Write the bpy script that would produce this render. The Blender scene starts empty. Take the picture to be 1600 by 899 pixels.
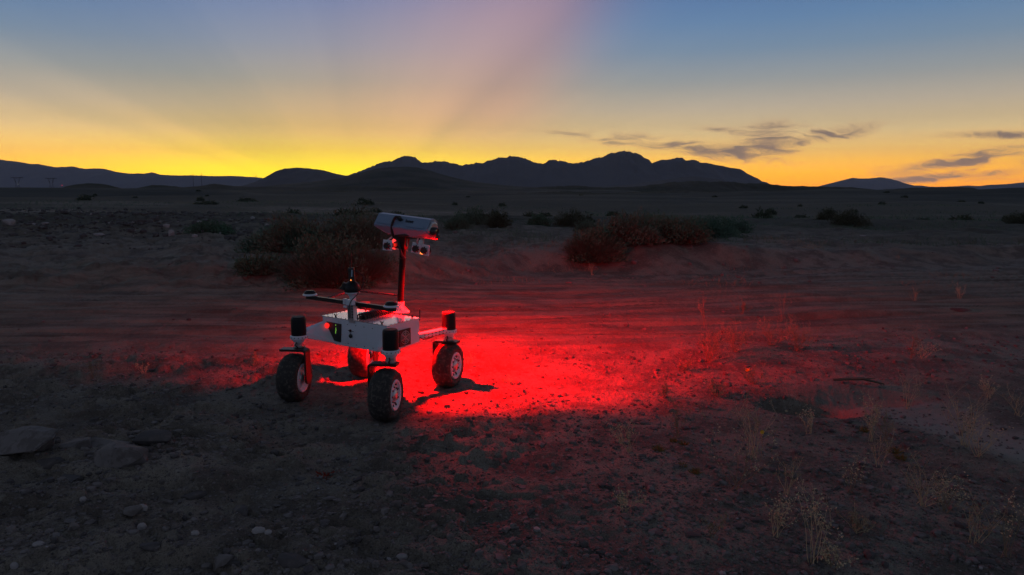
import bpy, bmesh, math, random
import numpy as np
from mathutils import Vector, Matrix, noise as mnoise

SC = bpy.context.scene
COL = SC.collection
R = math.radians
random.seed(7)
RNG = np.random.default_rng(11)

# ------------------------------------------------------------------ camera
cam_data = bpy.data.cameras.new('camera')
cam = bpy.data.objects.new('camera', cam_data)
COL.objects.link(cam)
cam.location = (0, 0, 1.5)
cam.rotation_euler = (R(90 - 8.04), 0, 0)
cam_data.sensor_width = 36.0
cam_data.lens = 36.0 * 1080.0 / 1600.0
cam_data.clip_start = 0.05
cam_data.clip_end = 60000
SC.camera = cam

# ------------------------------------------------------------------ node helper
class NT:
    def __init__(self, tree):
        self.t = tree; self.n = tree.nodes; self.l = tree.links
    def new(self, typ, **kw):
        nd = self.n.new(typ)
        for k, v in kw.items(): setattr(nd, k, v)
        return nd
    def put(self, sock, v):
        if v is None: return
        if hasattr(v, 'links') or hasattr(v, 'is_output'): self.l.new(v, sock)
        else:
            try: sock.default_value = v
            except Exception: sock.default_value = (*v, 1.0)
    def m(self, op, a, b=None, c=None, clamp=False):
        nd = self.new('ShaderNodeMath', operation=op, use_clamp=clamp)
        for i, x in enumerate((a, b, c)): self.put(nd.inputs[i], x) if x is not None else None
        return nd.outputs[0]
    def add(self, a, b): return self.m('ADD', a, b)
    def sub(self, a, b): return self.m('SUBTRACT', a, b)
    def mul(self, a, b, clamp=False): return self.m('MULTIPLY', a, b, clamp=clamp)
    def div(self, a, b): return self.m('DIVIDE', a, b)
    def mix(self, f, a, b, blend='MIX'):
        nd = self.new('ShaderNodeMix', data_type='RGBA', blend_type=blend)
        self.put(nd.inputs[0], f)
        self.put(nd.inputs[6], a if not isinstance(a, tuple) else (*a[:3], 1)); self.put(nd.inputs[7], b if not isinstance(b, tuple) else (*b[:3], 1))
        return nd.outputs[2]
    def ramp(self, f, stops, interp='LINEAR'):
        nd = self.new('ShaderNodeValToRGB'); cr = nd.color_ramp; cr.interpolation = interp
        while len(cr.elements) > 1: cr.elements.remove(cr.elements[-1])
        for i, (p, c) in enumerate(stops):
            e = cr.elements[0] if i == 0 else cr.elements.new(p)
            e.position = p
            e.color = (c, c, c, 1) if isinstance(c, (int, float)) else (*c, 1)
        self.put(nd.inputs[0], f)
        return nd.outputs[0]
    def noise(self, vec, scale, detail=4, rough=.55, dist=0, dims='3D'):
        nd = self.new('ShaderNodeTexNoise', noise_dimensions=dims)
        if vec is not None: self.l.new(vec, nd.inputs['Vector'])
        nd.inputs['Scale'].default_value = scale; nd.inputs['Detail'].default_value = detail
        nd.inputs['Roughness'].default_value = rough; nd.inputs['Distortion'].default_value = dist
        return nd.outputs[0]
    def smooth(self, x, a, b):
        nd = self.new('ShaderNodeMapRange', interpolation_type='SMOOTHSTEP')
        self.put(nd.inputs[0], x); nd.inputs[1].default_value = a; nd.inputs[2].default_value = b
        nd.inputs[3].default_value = 0; nd.inputs[4].default_value = 1
        return nd.outputs[0]

def s2l(r, g, b, k=1.0):
    f = lambda c: (c/255/12.92 if c/255 <= .04045 else ((c/255+.055)/1.055)**2.4)*k
    return (f(r), f(g), f(b))

# ------------------------------------------------------------------ dusk sky
world = bpy.data.worlds.new('World'); SC.world = world
world.use_nodes = True
T = NT(world.node_tree); T.n.clear()
SUN_AZ = -14.0       # degrees from +Y, negative = left
out = T.new('ShaderNodeOutputWorld'); bg = T.new('ShaderNodeBackground')
tc = T.new('ShaderNodeTexCoord')
sep = T.new('ShaderNodeSeparateXYZ'); T.l.new(tc.outputs['Generated'], sep.inputs[0])
X, Y, Z = sep.outputs
hor = T.m('SQRT', T.add(T.mul(X, X), T.mul(Y, Y)))
el = T.mul(T.m('ARCTAN2', Z, hor), 180/math.pi)                 # elevation, degrees
az = T.mul(T.m('ARCTAN2', X, Y), 180/math.pi)                   # azimuth, degrees, + right
ef = T.m('DIVIDE', el, 30.0, clamp=True)
def stops(lst): return [(e/30.0, s2l(*c)) for e, c in lst]
near = T.ramp(ef, stops([(0, (255, 222, 0)), (1.6, (255, 225, 10)), (3.0, (250, 208, 62)), (4.4, (232, 192, 108)), (6.2, (205, 178, 132)), (8.5, (168, 162, 148)), (11, (142, 148, 162)), (14.3, (116, 134, 172)), (18, (84, 112, 160)), (23, (52, 78, 125)), (30, (36, 56, 98))]))
side = T.ramp(ef, stops([(0, (255, 150, 0)), (1.2, (255, 172, 20)), (2.2, (248, 182, 62)), (3.2, (232, 186, 102)), (4.4, (212, 184, 132)), (6.3, (184, 170, 148)), (8.3, (150, 154, 154)), (10.5, (116, 138, 160)), (12.5, (98, 130, 166)), (14.6, (86, 120, 165)), (18, (66, 98, 148)), (23, (46, 72, 120)), (30, (32, 52, 94))]))
dz = T.sub(az, SUN_AZ)
prox = T.m('EXPONENT', T.mul(T.m('POWER', T.div(dz, 17.0), 2.0), -1.0))
sunset = T.mix(prox, side, near)
# broad rays that fan out from the sun behind the hills
ry = T.sub(el, -1.5)
phi = T.mul(T.m('ARCTAN2', ry, T.sub(az, -12.5)), 180/math.pi)
rays = T.ramp(T.m('DIVIDE', phi, 180.0, clamp=True), [(0, .5), (.19, .5), (.225, .45), (.275, .60), (.31, .64), (.36, .62), (.44, .55), (.52, .5), (.62, .52), (.69, .5), (.74, .44), (.780, .42), (.812, .42), (.845, .46), (.868, .55), (.885, .51), (.908, .62), (.94, .64), (1, .5)], 'EASE')
phv = T.new('ShaderNodeCombineXYZ'); T.put(phv.inputs[0], T.mul(phi, .11))
rays = T.add(rays, T.mul(T.sub(T.noise(phv.outputs[0], 1.0, 3, .6), .5), .16))
rad = T.m('SQRT', T.add(T.mul(ry, ry), T.mul(T.sub(az, -12.5), T.sub(az, -12.5))))
rfade = T.mul(T.smooth(rad, 2, 11), T.sub(1.0, T.smooth(rad, 26, 45)))
rgain = T.add(1.0, T.mul(T.mul(T.sub(rays, .48), .95), rfade))
warm = T.mix(T.m('MULTIPLY', T.mul(T.sub(rays, .5), 3.0), rfade, clamp=True), (1, 1, 1), (1.07, .98, .86))
cool = T.mix(T.m('MULTIPLY', T.mul(T.sub(.5, rays), 3.2), rfade, clamp=True), (1, 1, 1), (.84, 1.0, 1.14))
def scale_col(col, k):
    nd = T.new('ShaderNodeVectorMath', operation='SCALE'); T.l.new(col, nd.inputs[0]); T.put(nd.inputs[3], k); return nd.outputs[0]
sunset = T.mix(1.0, sunset, warm, 'MULTIPLY'); sunset = T.mix(1.0, sunset, cool, 'MULTIPLY')
# pink ray
def gauss(a0, sa, e0, se):
    q = T.add(T.m('POWER', T.div(T.sub(az, a0), sa), 2.0), T.m('POWER', T.div(T.sub(el, e0), se), 2.0))
    return T.m('EXPONENT', T.mul(q, -1.0))
pda = T.sub(az, T.add(T.mul(el, .50), -4.6))
pw = T.add(12.0, T.mul(T.m('GREATER_THAN', pda, 0.0), -7.0))
pinkmask = T.mul(T.m('POWER', T.m('ABSOLUTE', T.div(pda, pw)), 2.0), -1.0)
pink = T.mul(T.m('EXPONENT', pinkmask), T.mul(T.smooth(el, 1.5, 7), T.sub(1.0, T.smooth(el, 13, 21))))
sunset = T.mix(T.mul(pink, .34), sunset, s2l(226, 150, 120))
# thin evening cloud wisps low on the right
tu = T.div(X, T.m('MAXIMUM', Y, .02)); tv = T.div(Z, T.m('MAXIMUM', Y, .02))
cmb = T.new('ShaderNodeCombineXYZ')
def uv(px, py):
    a = R(8.04); x = (px-800)/1080; y = -(py-449.5)/1080
    dy = math.cos(a)+y*math.sin(a); return x/dy, (-math.sin(a)+y*math.cos(a))/dy
cmk = None
for (px, py, sx_, sy_, sl, k) in ((1085, 232, 95, 9, -.13, .95), (1150, 238, 55, 11, -.06, 1.0), (1200, 222, 42, 20, .12, 1.05), (1275, 214, 80, 9, .16, .9), (1155, 208, 60, 5, -.10, .6), (935, 219, 60, 5, -.14, .75), (1000, 232, 60, 5, -.12, .45),
        (1470, 257, 95, 8, .16, .95), (1530, 244, 60, 7, .20, .8), (1500, 274, 130, 6, .06, 1.0), (1560, 211, 90, 5, .0, .8), (1620, 262, 60, 12, .05, .9), (1390, 262, 70, 4, .02, .5), (1060, 213, 60, 4, .0, .4)):
    u0, v0 = uv(px, py); du = T.sub(tu, u0); dv = T.sub(T.sub(tv, v0), T.mul(du, sl))
    g_ = T.mul(T.m('EXPONENT', T.mul(T.add(T.m('POWER', T.div(du, sx_*1.5/1080), 2.0), T.m('POWER', T.div(dv, sy_*1.5/1080), 2.0)), -1.0)), k)
    cmk = g_ if cmk is None else T.m('MAXIMUM', cmk, g_)
cw = T.new('ShaderNodeCombineXYZ'); T.put(cw.inputs[0], T.mul(tu, 7)); T.put(cw.inputs[1], T.mul(tv, 22)); cw.inputs[2].default_value = 3.1
wn = T.new('ShaderNodeTexNoise'); T.l.new(cw.outputs[0], wn.inputs['Vector']); wn.inputs['Scale'].default_value = 1.0; wn.inputs['Detail'].default_value = 3
wv = T.new('ShaderNodeSeparateColor'); T.l.new(wn.outputs['Color'], wv.inputs[0])
cc = T.new('ShaderNodeCombineXYZ')
T.put(cc.inputs[0], T.add(T.mul(tu, 9), T.mul(wv.outputs[0], 4.0))); T.put(cc.inputs[1], T.add(T.mul(T.sub(tv, T.mul(tu, .05)), 95), T.mul(wv.outputs[1], 11))); cc.inputs[2].default_value = 1.7
wisp = T.noise(cc.outputs[0], 1.0, 9, .62, .3)
cl = T.mul(T.smooth(T.add(T.mul(wisp, 1.75), T.mul(cmk, .60)), .92, 1.80), T.smooth(cmk, .04, .55))
cl = T.mul(cl, T.m('GREATER_THAN', Y, .1))
ccol = T.ramp(cl, [(0, s2l(190, 138, 96)), (.45, s2l(142, 112, 94)), (1, s2l(92, 84, 88))])
sunset = T.mix(T.m('MINIMUM', T.mul(cl, 1.15), .88), sunset, ccol)
sunset = scale_col(sunset, rgain)
# the low sky is seen through the dusk haze, so it is that much stronger
gain = T.ramp(ef, [(0, .96), (1.5/30, .96), (3.0/30, .80), (5.0/30, .58), (8.0/30, .50), (11/30, .49), (14.5/30, .45), (22/30, .42), (1, .42)])
sunset = scale_col(sunset, T.mul(gain, 2.4))
# darker dusk away from the sunset and overhead
back = T.ramp(T.m('DIVIDE', el, 90.0, clamp=True), [(0, (.215, .225, .28)), (.12, (.235, .26, .34)), (.3, (.16, .185, .25)), (.6, (.058, .070, .094)), (1, (.036, .045, .060))])
front = T.sub(1.0, T.smooth(T.m('ABSOLUTE', T.sub(az, 0)), 42, 105))
low = T.sub(1.0, T.smooth(el, 20, 42))
sky = T.mix(T.mul(front, low), back, sunset)
nish = T.new('ShaderNodeTexSky', sky_type='NISHITA', sun_disc=False, sun_elevation=R(-2.0), sun_rotation=R(SUN_AZ))
nish.altitude = 0
addn = T.new('ShaderNodeVectorMath', operation='MULTIPLY_ADD')
T.l.new(nish.outputs[0], addn.inputs[0]); addn.inputs[1].default_value = (.02, .02, .02); T.l.new(sky, addn.inputs[2])
T.l.new(addn.outputs[0], bg.inputs[0]); bg.inputs[1].default_value = 1.0
T.l.new(bg.outputs[0], out.inputs[0])
world.cycles.sampling_method = 'MANUAL'; world.cycles.sample_map_resolution = 1024

SC.view_settings.view_transform = 'Standard'; SC.view_settings.look = 'None'
SC.view_settings.exposure = 0.0; SC.view_settings.gamma = 1.0
SC.view_settings.use_curve_mapping = False

# the last light of the sun, already behind the ridge
sd = bpy.data.lights.new('sun', 'SUN'); sd.energy = 0.03; sd.angle = R(10); sd.color = (1, .62, .35)
so = bpy.data.objects.new('sun', sd); COL.objects.link(so)
so.rotation_euler = (R(90-2.5), 0, R(180 - SUN_AZ))

SC.render.engine = 'CYCLES'
SC.cycles.use_denoising = True
SC.cycles.max_bounces = 6; SC.cycles.diffuse_bounces = 2; SC.cycles.glossy_bounces = 2
SC.cycles.volume_bounces = 0; SC.cycles.transparent_max_bounces = 6
SC.cycles.sample_clamp_indirect = 4

# ------------------------------------------------------------------ tagging
def tag(o, label=None, cat=None, group=None, kind=None):
    if label: o['label'] = label
    if cat: o['category'] = cat
    if group: o['group'] = group
    if kind: o['kind'] = kind
    return o
def empty(name, loc=(0, 0, 0), rz=0):
    o = bpy.data.objects.new(name, None); COL.objects.link(o)
    o.location = loc; o.rotation_euler = (0, 0, rz); o.empty_display_size = .1
    return o

# ------------------------------------------------------------------ numpy noise
def _hash(ix, iy, seed):
    h = (ix.astype(np.int64)*374761393 + iy.astype(np.int64)*668265263 + seed*1442695041) & 0xffffffff
    h = ((h ^ (h >> 13))*1274126177) & 0xffffffff
    return ((h ^ (h >> 16)) & 0xffff)/65535.0
def vnoise(x, y, seed=0):
    ix = np.floor(x); iy = np.floor(y); fx = x-ix; fy = y-iy
    fx = fx*fx*fx*(fx*(fx*6-15)+10); fy = fy*fy*fy*(fy*(fy*6-15)+10)
    a = _hash(ix, iy, seed); b = _hash(ix+1, iy, seed); c = _hash(ix, iy+1, seed); d = _hash(ix+1, iy+1, seed)
    return (a*(1-fx)+b*fx)*(1-fy)+(c*(1-fx)+d*fx)*fy*1.0 - .5
def fbm(x, y, octv=4, seed=0, gain=.5, lac=2.03):
    s = 0; a = 1
    for i in range(octv):
        c, n = math.cos(.6*i+.3), math.sin(.6*i+.3)
        s = s + a*vnoise((x*c-y*n)*lac**i+17.3*i, (x*n+y*c)*lac**i-9.1*i, seed+i)
        a *= gain
    return s
def sstep(x, a, b):
    t = np.clip((x-a)/(b-a), 0, 1); return t*t*(3-2*t)
def worley(x, y, seed=0):
    ix = np.floor(x); iy = np.floor(y); best = np.full(x.shape, 9.0); hid = np.zeros(x.shape)
    for dx in (-1, 0, 1):
        for dy in (-1, 0, 1):
            cx = ix+dx; cy = iy+dy
            px = cx+_hash(cx, cy, seed); py = cy+_hash(cx, cy, seed+5)
            d = np.hypot(x-px, y-py); k = d < best
            hid = np.where(k, _hash(cx, cy, seed+9), hid); best = np.where(k, d, best)
    return best, hid

WHEELS = {'L': (-1.579, 4.825), 'F': (-.831, 4.39), 'R': (-.492, 5.152), 'B': (-1.199, 5.426)}
def curve_c(x):
    x = np.clip(x, 0, None); return 2.8*x*x/(x*x+60)
def ground_h(x, y):
    x = np.asarray(x, float); y = np.asarray(y, float)
    d = np.hypot(x, y)
    nearf = 1-sstep(d, 25, 60)
    s = y - curve_c(x)
    edge = 10.3+2.3*sstep(x, -2.2, .6) + .5*vnoise(x*.5, y*0+3, 3)
    wash = sstep(s, 5.6, 6.8)*(1-sstep(s, edge-.5, edge+.3))       # raked wheel-track band
    wash = wash*(y > 0)
    rough = (1-.88*wash)
    left = 1-sstep(x, -.3, .6)
    h = .085*fbm(x*.22, y*.22, 3, 1)*nearf
    h = h + rough*nearf*(.034*fbm(x*1.15, y*1.15, 3, 4)+(.013+.013*left)*fbm(x*5, y*5, 5, 8, .62))
    # crusty ledges in the near ground
    lay = fbm(x*1.9+.3*y, y*3.2, 4, 21, .6)
    h = h + rough*nearf*(.014+.022*left)*(sstep(lay, -.02, .06)+.7*sstep(lay, .20, .27))*(.45+.55*left)
    w, hid = worley(x*11, y*11, 31)
    h = h + rough*(1-sstep(d, 10, 18))*(.020)*np.clip(.42-w, 0, 1)*(hid > .55)*(.4+.6*left)*2
    w2_, hid2 = worley(x*27, y*27, 37)
    h = h + rough*(1-sstep(d, 5, 9))*.010*np.clip(.45-w2_, 0, 1)*(hid2 > .35)
    # streaks of the tyre tracks
    st = fbm(x*.28, s*5.5, 4, 41, .6)+.6*fbm(x*.6, s*17, 2, 47, .5)
    h = h + wash*.050*st
    for k, off in enumerate((7.25, 7.42, 8.7, 8.9, 9.9, 10.1)):
        q = s-off-.18*np.sin(x*.55+k)-.1*fbm(x*.3, x*0+k, 2, 50+k)
        h = h - wash*.024*np.exp(-(q/.055)**2) + wash*.012*np.exp(-((np.abs(q)-.11)/.05)**2)
    # bank behind the track
    bank = sstep(s+.5*fbm(x*.9, y*.9, 4, 65), edge-.2, edge+1.0)*(y > 0)
    h = h + bank*nearf*(.22+.16*fbm(x*.8, y*.8, 4, 61))
    h = h + bank*nearf*.22*np.exp(-(((x-2.9)/2.2)**2+((y-14.6)/1.6)**2))
    h = h + nearf*.16*np.exp(-(((x+2.9)/1.6)**2+((y-11.6)/1.1)**2))
    # rubble rise on the left
    rub = np.exp(-(((x+13)/8.5)**2+((y-24)/8)**2))
    h = h + rub*(.30+.30*fbm(x*.5, y*.5, 4, 71))
    # pale channel and the hollow on the right
    cx = 2.15+.75*np.clip(4.9-y, -1, 2.6)**1.0*.55
    ch = np.exp(-((x-(3.2-.45*(y-3.6)))/.38)**2)*(1-sstep(y, 4.5, 5.0))*sstep(y, 1.5, 2.2)
    h = h*(1-.75*ch) - .05*ch
    q = ((x-2.10)/.33)**2+((y-4.66)/.19)**2
    h = h - .22*np.exp(-q**3) + .035*np.exp(-(((x-2.2)/.5)**2+((y-5.03)/.12)**2))
    q = ((x-2.62)/.40)**2+((y-4.86)/.10)**2
    h = h - .08*np.exp(-q**1.5) + .03*np.exp(-(((x-2.65)/.5)**2+((y-5.05)/.08)**2))
    # red-lit scrub lumps on the right of the glow
    h = h + .05*np.exp(-(((x-1.9)/.9)**2+((y-6.3)/.45)**2))
    # far swell
    h = h + (1-nearf)*.55*fbm(x*.018, y*.018, 3, 81)*(1-sstep(d, 400, 900)) - .15*(1-nearf)
    rise = sstep(d, 45, 110)*(1-sstep(d, 600, 900))*np.abs(fbm(x*.012+3, y*.02, 4, 85, .55))*2.6
    h = h + rise*(y > 0)
    # stand the rover on firm ground
    for (wx, wy) in WHEELS.values():
        rr_ = np.hypot((x-wx)*1.15, y-wy); k = np.exp(-(rr_/.20)**2); h = h*(1-k) + .002*k + .020*np.exp(-((rr_-.135)/.042)**2)*(1+.8*fbm(x*14, y*14, 2, 90)) - .010*np.exp(-(rr_/.07)**2)
    c = 1-sstep(np.hypot((x+1.02)/1.0, (y-4.95)/.85), .7, 1.3); h = h*(1-.6*c)
    return h
def gh(x, y): return float(ground_h(np.array([x]), np.array([y]))[0])

def fast_mesh(name, verts, faces, smooth=True, mat=None, parent=None, mats=None, matidx=None):
    """faces: (n,k) int array of one face size"""
    me = bpy.data.meshes.new(name)
    verts = np.asarray(verts, np.float32); faces = np.asarray(faces, np.int32)
    n, k = faces.shape
    me.vertices.add(len(verts)); me.vertices.foreach_set('co', verts.ravel())
    me.loops.add(n*k); me.loops.foreach_set('vertex_index', faces.ravel())
    me.polygons.add(n); me.polygons.foreach_set('loop_start', np.arange(0, n*k, k, dtype=np.int32))
    me.polygons.foreach_set('loop_total', np.full(n, k, np.int32))
    me.polygons.foreach_set('use_smooth', np.full(n, smooth, bool))
    if matidx is not None: me.polygons.foreach_set('material_index', np.asarray(matidx, np.int32))
    me.update(calc_edges=True); me.validate()
    for mm in (mats or ([mat] if mat else [])): me.materials.append(mm)
    o = bpy.data.objects.new(name, me); COL.objects.link(o)
    if parent is not None: o.parent = parent
    return o

# ------------------------------------------------------------------ materials
def mat_base(name):
    m = bpy.data.materials.new(name); m.use_nodes = True
    t = NT(m.node_tree); t.n.clear()
    o = t.new('ShaderNodeOutputMaterial'); b = t.new('ShaderNodeBsdfPrincipled')
    t.l.new(b.outputs[0], o.inputs[0])
    c = t.new('ShaderNodeTexCoord')
    return m, t, b, c.outputs['Object']
def simple(name, col, rough=.5, metal=0, var=.12, scale=30, bump=.0, dirt=None, coat=0, spec=.5, dirt_lo=.52, dirt_hi=.7, dirt_scale=14):
    m, t, b, vec = mat_base(name)
    n = t.noise(vec, scale, 4)
    base = t.mix(n, tuple(c*(1-var) for c in col), tuple(min(1, c*(1+var)) for c in col))
    if dirt:
        dn = t.noise(vec, dirt_scale, 6, .65)
        base = t.mix(t.smooth(dn, dirt_lo, dirt_hi), base, dirt)
        t.put(b.inputs['Roughness'], t.add(rough, t.mul(t.smooth(dn, dirt_lo, dirt_hi), .3)))
    else: t.put(b.inputs['Roughness'], t.m('ADD', rough-.06, t.mul(n, .12)))
    t.l.new(base, b.inputs['Base Color'])
    b.inputs['Metallic'].default_value = metal
    b.inputs['Specular IOR Level'].default_value = spec
    b.inputs['Coat Weight'].default_value = coat; b.inputs['Coat Roughness'].default_value = .2
    if bump:
        bp = t.new('ShaderNodeBump'); bp.inputs['Strength'].default_value = bump; bp.inputs['Distance'].default_value = .002
        t.l.new(n, bp.inputs['Height']); t.l.new(bp.outputs[0], b.inputs['Normal'])
    return m
def glow(name, col, strength):
    m, t, b, vec = mat_base(name)
    b.inputs['Base Color'].default_value = (*[c*.3 for c in col], 1)
    b.inputs['Emission Color'].default_value = (*col, 1); b.inputs['Emission Strength'].default_value = strength
    b.inputs['Roughness'].default_value = .3
    return m

def ground_material():
    m, t, b, vec = mat_base('desert_soil')
    big = t.noise(vec, .35, 4); mid = t.noise(vec, 2.2, 6, .62); fine = t.noise(vec, 28, 8, .7); grit = t.noise(vec, 130, 4, .7)
    c = t.mix(t.smooth(big, .35, .65), (.185, .165, .138), (.250, .228, .196))
    c = t.mix(t.smooth(mid, .42, .60), c, (.115, .100, .088))
    c = t.mix(t.mul(t.smooth(fine, .52, .66), .6), c, (.28, .275, .24))
    c = t.mix(t.mul(t.smooth(grit, .50, .62), .65), c, (.05, .046, .046))
    vor = t.new('ShaderNodeTexVoronoi', feature='F1'); t.l.new(vec, vor.inputs['Vector']); vor.inputs['Scale'].default_value = 42
    peb = t.sub(1.0, t.smooth(vor.outputs['Distance'], .10, .34))
    sel = t.new('ShaderNodeSeparateColor'); t.l.new(vor.outputs['Color'], sel.inputs[0])
    pebm = t.mul(peb, t.m('GREATER_THAN', sel.outputs[0], .62))
    c = t.mix(t.mul(pebm, .55), c, t.mix(sel.outputs[1], (.09, .08, .075), (.30, .28, .27)))
    # raked tracks: packed darker lines and loose pale lines that sweep along the wash
    sp3 = t.new('ShaderNodeSeparateXYZ'); t.l.new(vec, sp3.inputs[0])
    xc = t.m('MAXIMUM', sp3.outputs[0], 0.0); xq = t.mul(xc, xc); sv = t.sub(sp3.outputs[1], t.div(t.mul(xq, 2.8), t.add(xq, 60.0)))
    cb3 = t.new('ShaderNodeCombineXYZ'); t.put(cb3.inputs[0], t.mul(sp3.outputs[0], .42)); t.put(cb3.inputs[1], t.mul(sv, 4.2))
    stn = t.noise(cb3.outputs[0], 1.0, 7, .66)
    wsh = t.mul(t.smooth(sv, 5.8, 7.0), t.sub(1.0, t.smooth(sv, 10.6, 12.6)))
    c = t.mix(t.mul(wsh, .58), c, t.mix(t.smooth(stn, .38, .62), (.078, .076, .062), (.235, .222, .180)))
    # far flats carry a darker scrub tone in long bands
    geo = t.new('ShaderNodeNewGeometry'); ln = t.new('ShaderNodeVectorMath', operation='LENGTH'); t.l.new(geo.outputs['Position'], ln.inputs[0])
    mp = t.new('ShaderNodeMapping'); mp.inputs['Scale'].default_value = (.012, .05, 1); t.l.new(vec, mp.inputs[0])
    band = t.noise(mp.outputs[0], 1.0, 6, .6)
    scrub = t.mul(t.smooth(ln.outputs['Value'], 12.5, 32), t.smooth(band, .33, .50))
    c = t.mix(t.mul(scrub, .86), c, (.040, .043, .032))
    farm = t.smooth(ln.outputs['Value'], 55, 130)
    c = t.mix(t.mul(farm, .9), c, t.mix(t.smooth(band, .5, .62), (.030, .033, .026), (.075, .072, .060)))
    # pale sandy wash at the lower right
    pth = t.sub(sp3.outputs[0], t.sub(3.2, t.mul(t.sub(sp3.outputs[1], 3.6), .45)))
    pth = t.add(pth, t.mul(t.sub(mid, .5), .5))
    pm = t.mul(t.sub(1.0, t.smooth(t.m('ABSOLUTE', pth), .15, .55)), t.mul(t.smooth(sp3.outputs[1], 1.6, 2.4), t.sub(1.0, t.smooth(sp3.outputs[1], 4.6, 5.3))))
    c = t.mix(t.mul(pm, .75), c, (.30, .29, .27))
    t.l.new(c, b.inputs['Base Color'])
    b.inputs['Roughness'].default_value = .88; b.inputs['Specular IOR Level'].default_value = .25
    h = t.add(t.add(t.mul(fine, .016), t.mul(grit, .006)), t.mul(pebm, .006))
    h = t.add(h, t.mul(t.noise(vec, 8, 8, .68), .022))
    bp = t.new('ShaderNodeBump'); bp.inputs['Strength'].default_value = 1.0; bp.inputs['Distance'].default_value = 1.0
    t.l.new(h, bp.inputs['Height']); t.l.new(bp.outputs[0], b.inputs['Normal'])
    return m
M = {}
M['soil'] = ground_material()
M['head_paint'] = simple('blue_grey_coat', (.17, .235, .34), .34, 0, .04, 40, .05, dirt=(.22, .22, .23), dirt_lo=.55, dirt_hi=.85, dirt_scale=9)
M['white'] = simple('white_powder_coat', (.60, .65, .74), .30, 0, .03, 40, .05, dirt=(.40, .37, .36), dirt_lo=.56, dirt_hi=.85, dirt_scale=9, coat=.3)
M['deck'] = simple('white_deck_sheet', (.88, .86, .88), .12, .55, .03, 30, .03, dirt=(.45, .42, .41), dirt_lo=.55, dirt_hi=.85, dirt_scale=8, coat=.5)
M['alu'] = simple('brushed_aluminium', (.52, .52, .54), .38, .8, .08, 50)
M['black'] = simple('black_plastic', (.014, .014, .016), .42, 0, .2, 30, dirt=(.05, .045, .042), dirt_lo=.55, dirt_hi=.8)
M['cap'] = simple('black_motor_shell', (.007, .008, .011), .42, 0, .2, 30, dirt=(.018, .018, .018), dirt_lo=.55, dirt_hi=.85, spec=.22)
M['mast'] = simple('matt_black_mast', (.0035, .004, .005), .6, 0, .2, 30, spec=.15)
M['captop'] = simple('dusty_motor_top', (.016, .017, .020), .6, 0, .2, 20)
M['metal'] = simple('black_painted_steel', (.016, .016, .018), .38, .3, .2, 40, dirt=(.06, .05, .045), dirt_lo=.55, dirt_hi=.8)
M['rubber'] = simple('dusty_rubber', (.020, .019, .019), .8, 0, .25, 60, .4, dirt=(.105, .092, .085), dirt_lo=.47, dirt_hi=.68, dirt_scale=46)
M['cable'] = simple('cable_sheath', (.010, .010, .011), .5)
M['glass'] = simple('dark_lens_glass', (.01, .01, .012), .08, 0, .1, 10, coat=1)
M['steel'] = simple('bright_screw_steel', (.55, .55, .56), .25, 1)
M['red_led'] = glow('red_led_strip', (1, .02, .01), 30)
M['red_button'] = glow('red_lit_button', (1, .02, .015), 1.1)
M['green_led'] = glow('green_led', (.35, .85, .10), 1.0)
M['orange_led'] = glow('orange_led', (1, .25, .04), 2.5)
M['blue_label'] = simple('pale_blue_label', (.25, .34, .42), .4)
M['stone'] = simple('desert_stone', (.14, .13, .13), .8, 0, .35, 9, .6, dirt=(.10, .09, .088), dirt_lo=.45, dirt_hi=.6)
M['stone_dark'] = simple('dark_basalt', (.060, .056, .058), .8, 0, .45, 9, .9, dirt=(.11, .10, .10), dirt_lo=.5, dirt_hi=.7)
M['stone_pale'] = simple('pale_stone', (.26, .25, .255), .75, 0, .25, 12, .4)
M['rock_range'] = simple('mountain_rock', (.085, .075, .070), .95, 0, .4, .004, 0, spec=.1)
M['hill'] = simple('hill_soil', (.075, .068, .055), .95, 0, .45, .03, 0, dirt=(.042, .046, .032), dirt_lo=.42, dirt_hi=.6, dirt_scale=.015, spec=.1)
def leafmat(name, a, b_):
    m, t, b, vec = mat_base(name)
    n = t.noise(vec, 3.5, 4)
    t.l.new(t.mix(t.smooth(n, .35, .65), a, b_), b.inputs['Base Color'])
    b.inputs['Roughness'].default_value = .7; b.inputs['Specular IOR Level'].default_value = .2
    return m
M['twig'] = leafmat('dry_twig', (.050, .060, .045), (.085, .095, .072))
M['leaf_green'] = leafmat('saltbush_leaf', (.065, .115, .080), (.10, .155, .11))
M['leaf_brown'] = leafmat('dry_brush_leaf', (.052, .105, .066), (.085, .155, .105))
M['leaf_dark'] = leafmat('creosote_leaf', (.045, .060, .040), (.07, .09, .058))
M['straw'] = leafmat('straw_stem', (.36, .30, .18), (.52, .44, .29))
M['straw_dark'] = leafmat('withered_stem', (.17, .13, .085), (.30, .24, .16))
M['ochre'] = leafmat('ochre_tuft', (.16, .11, .04), (.24, .16, .05))
M['flower'] = leafmat('yellow_petal', (.75, .38, .03), (.85, .50, .05))

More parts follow.
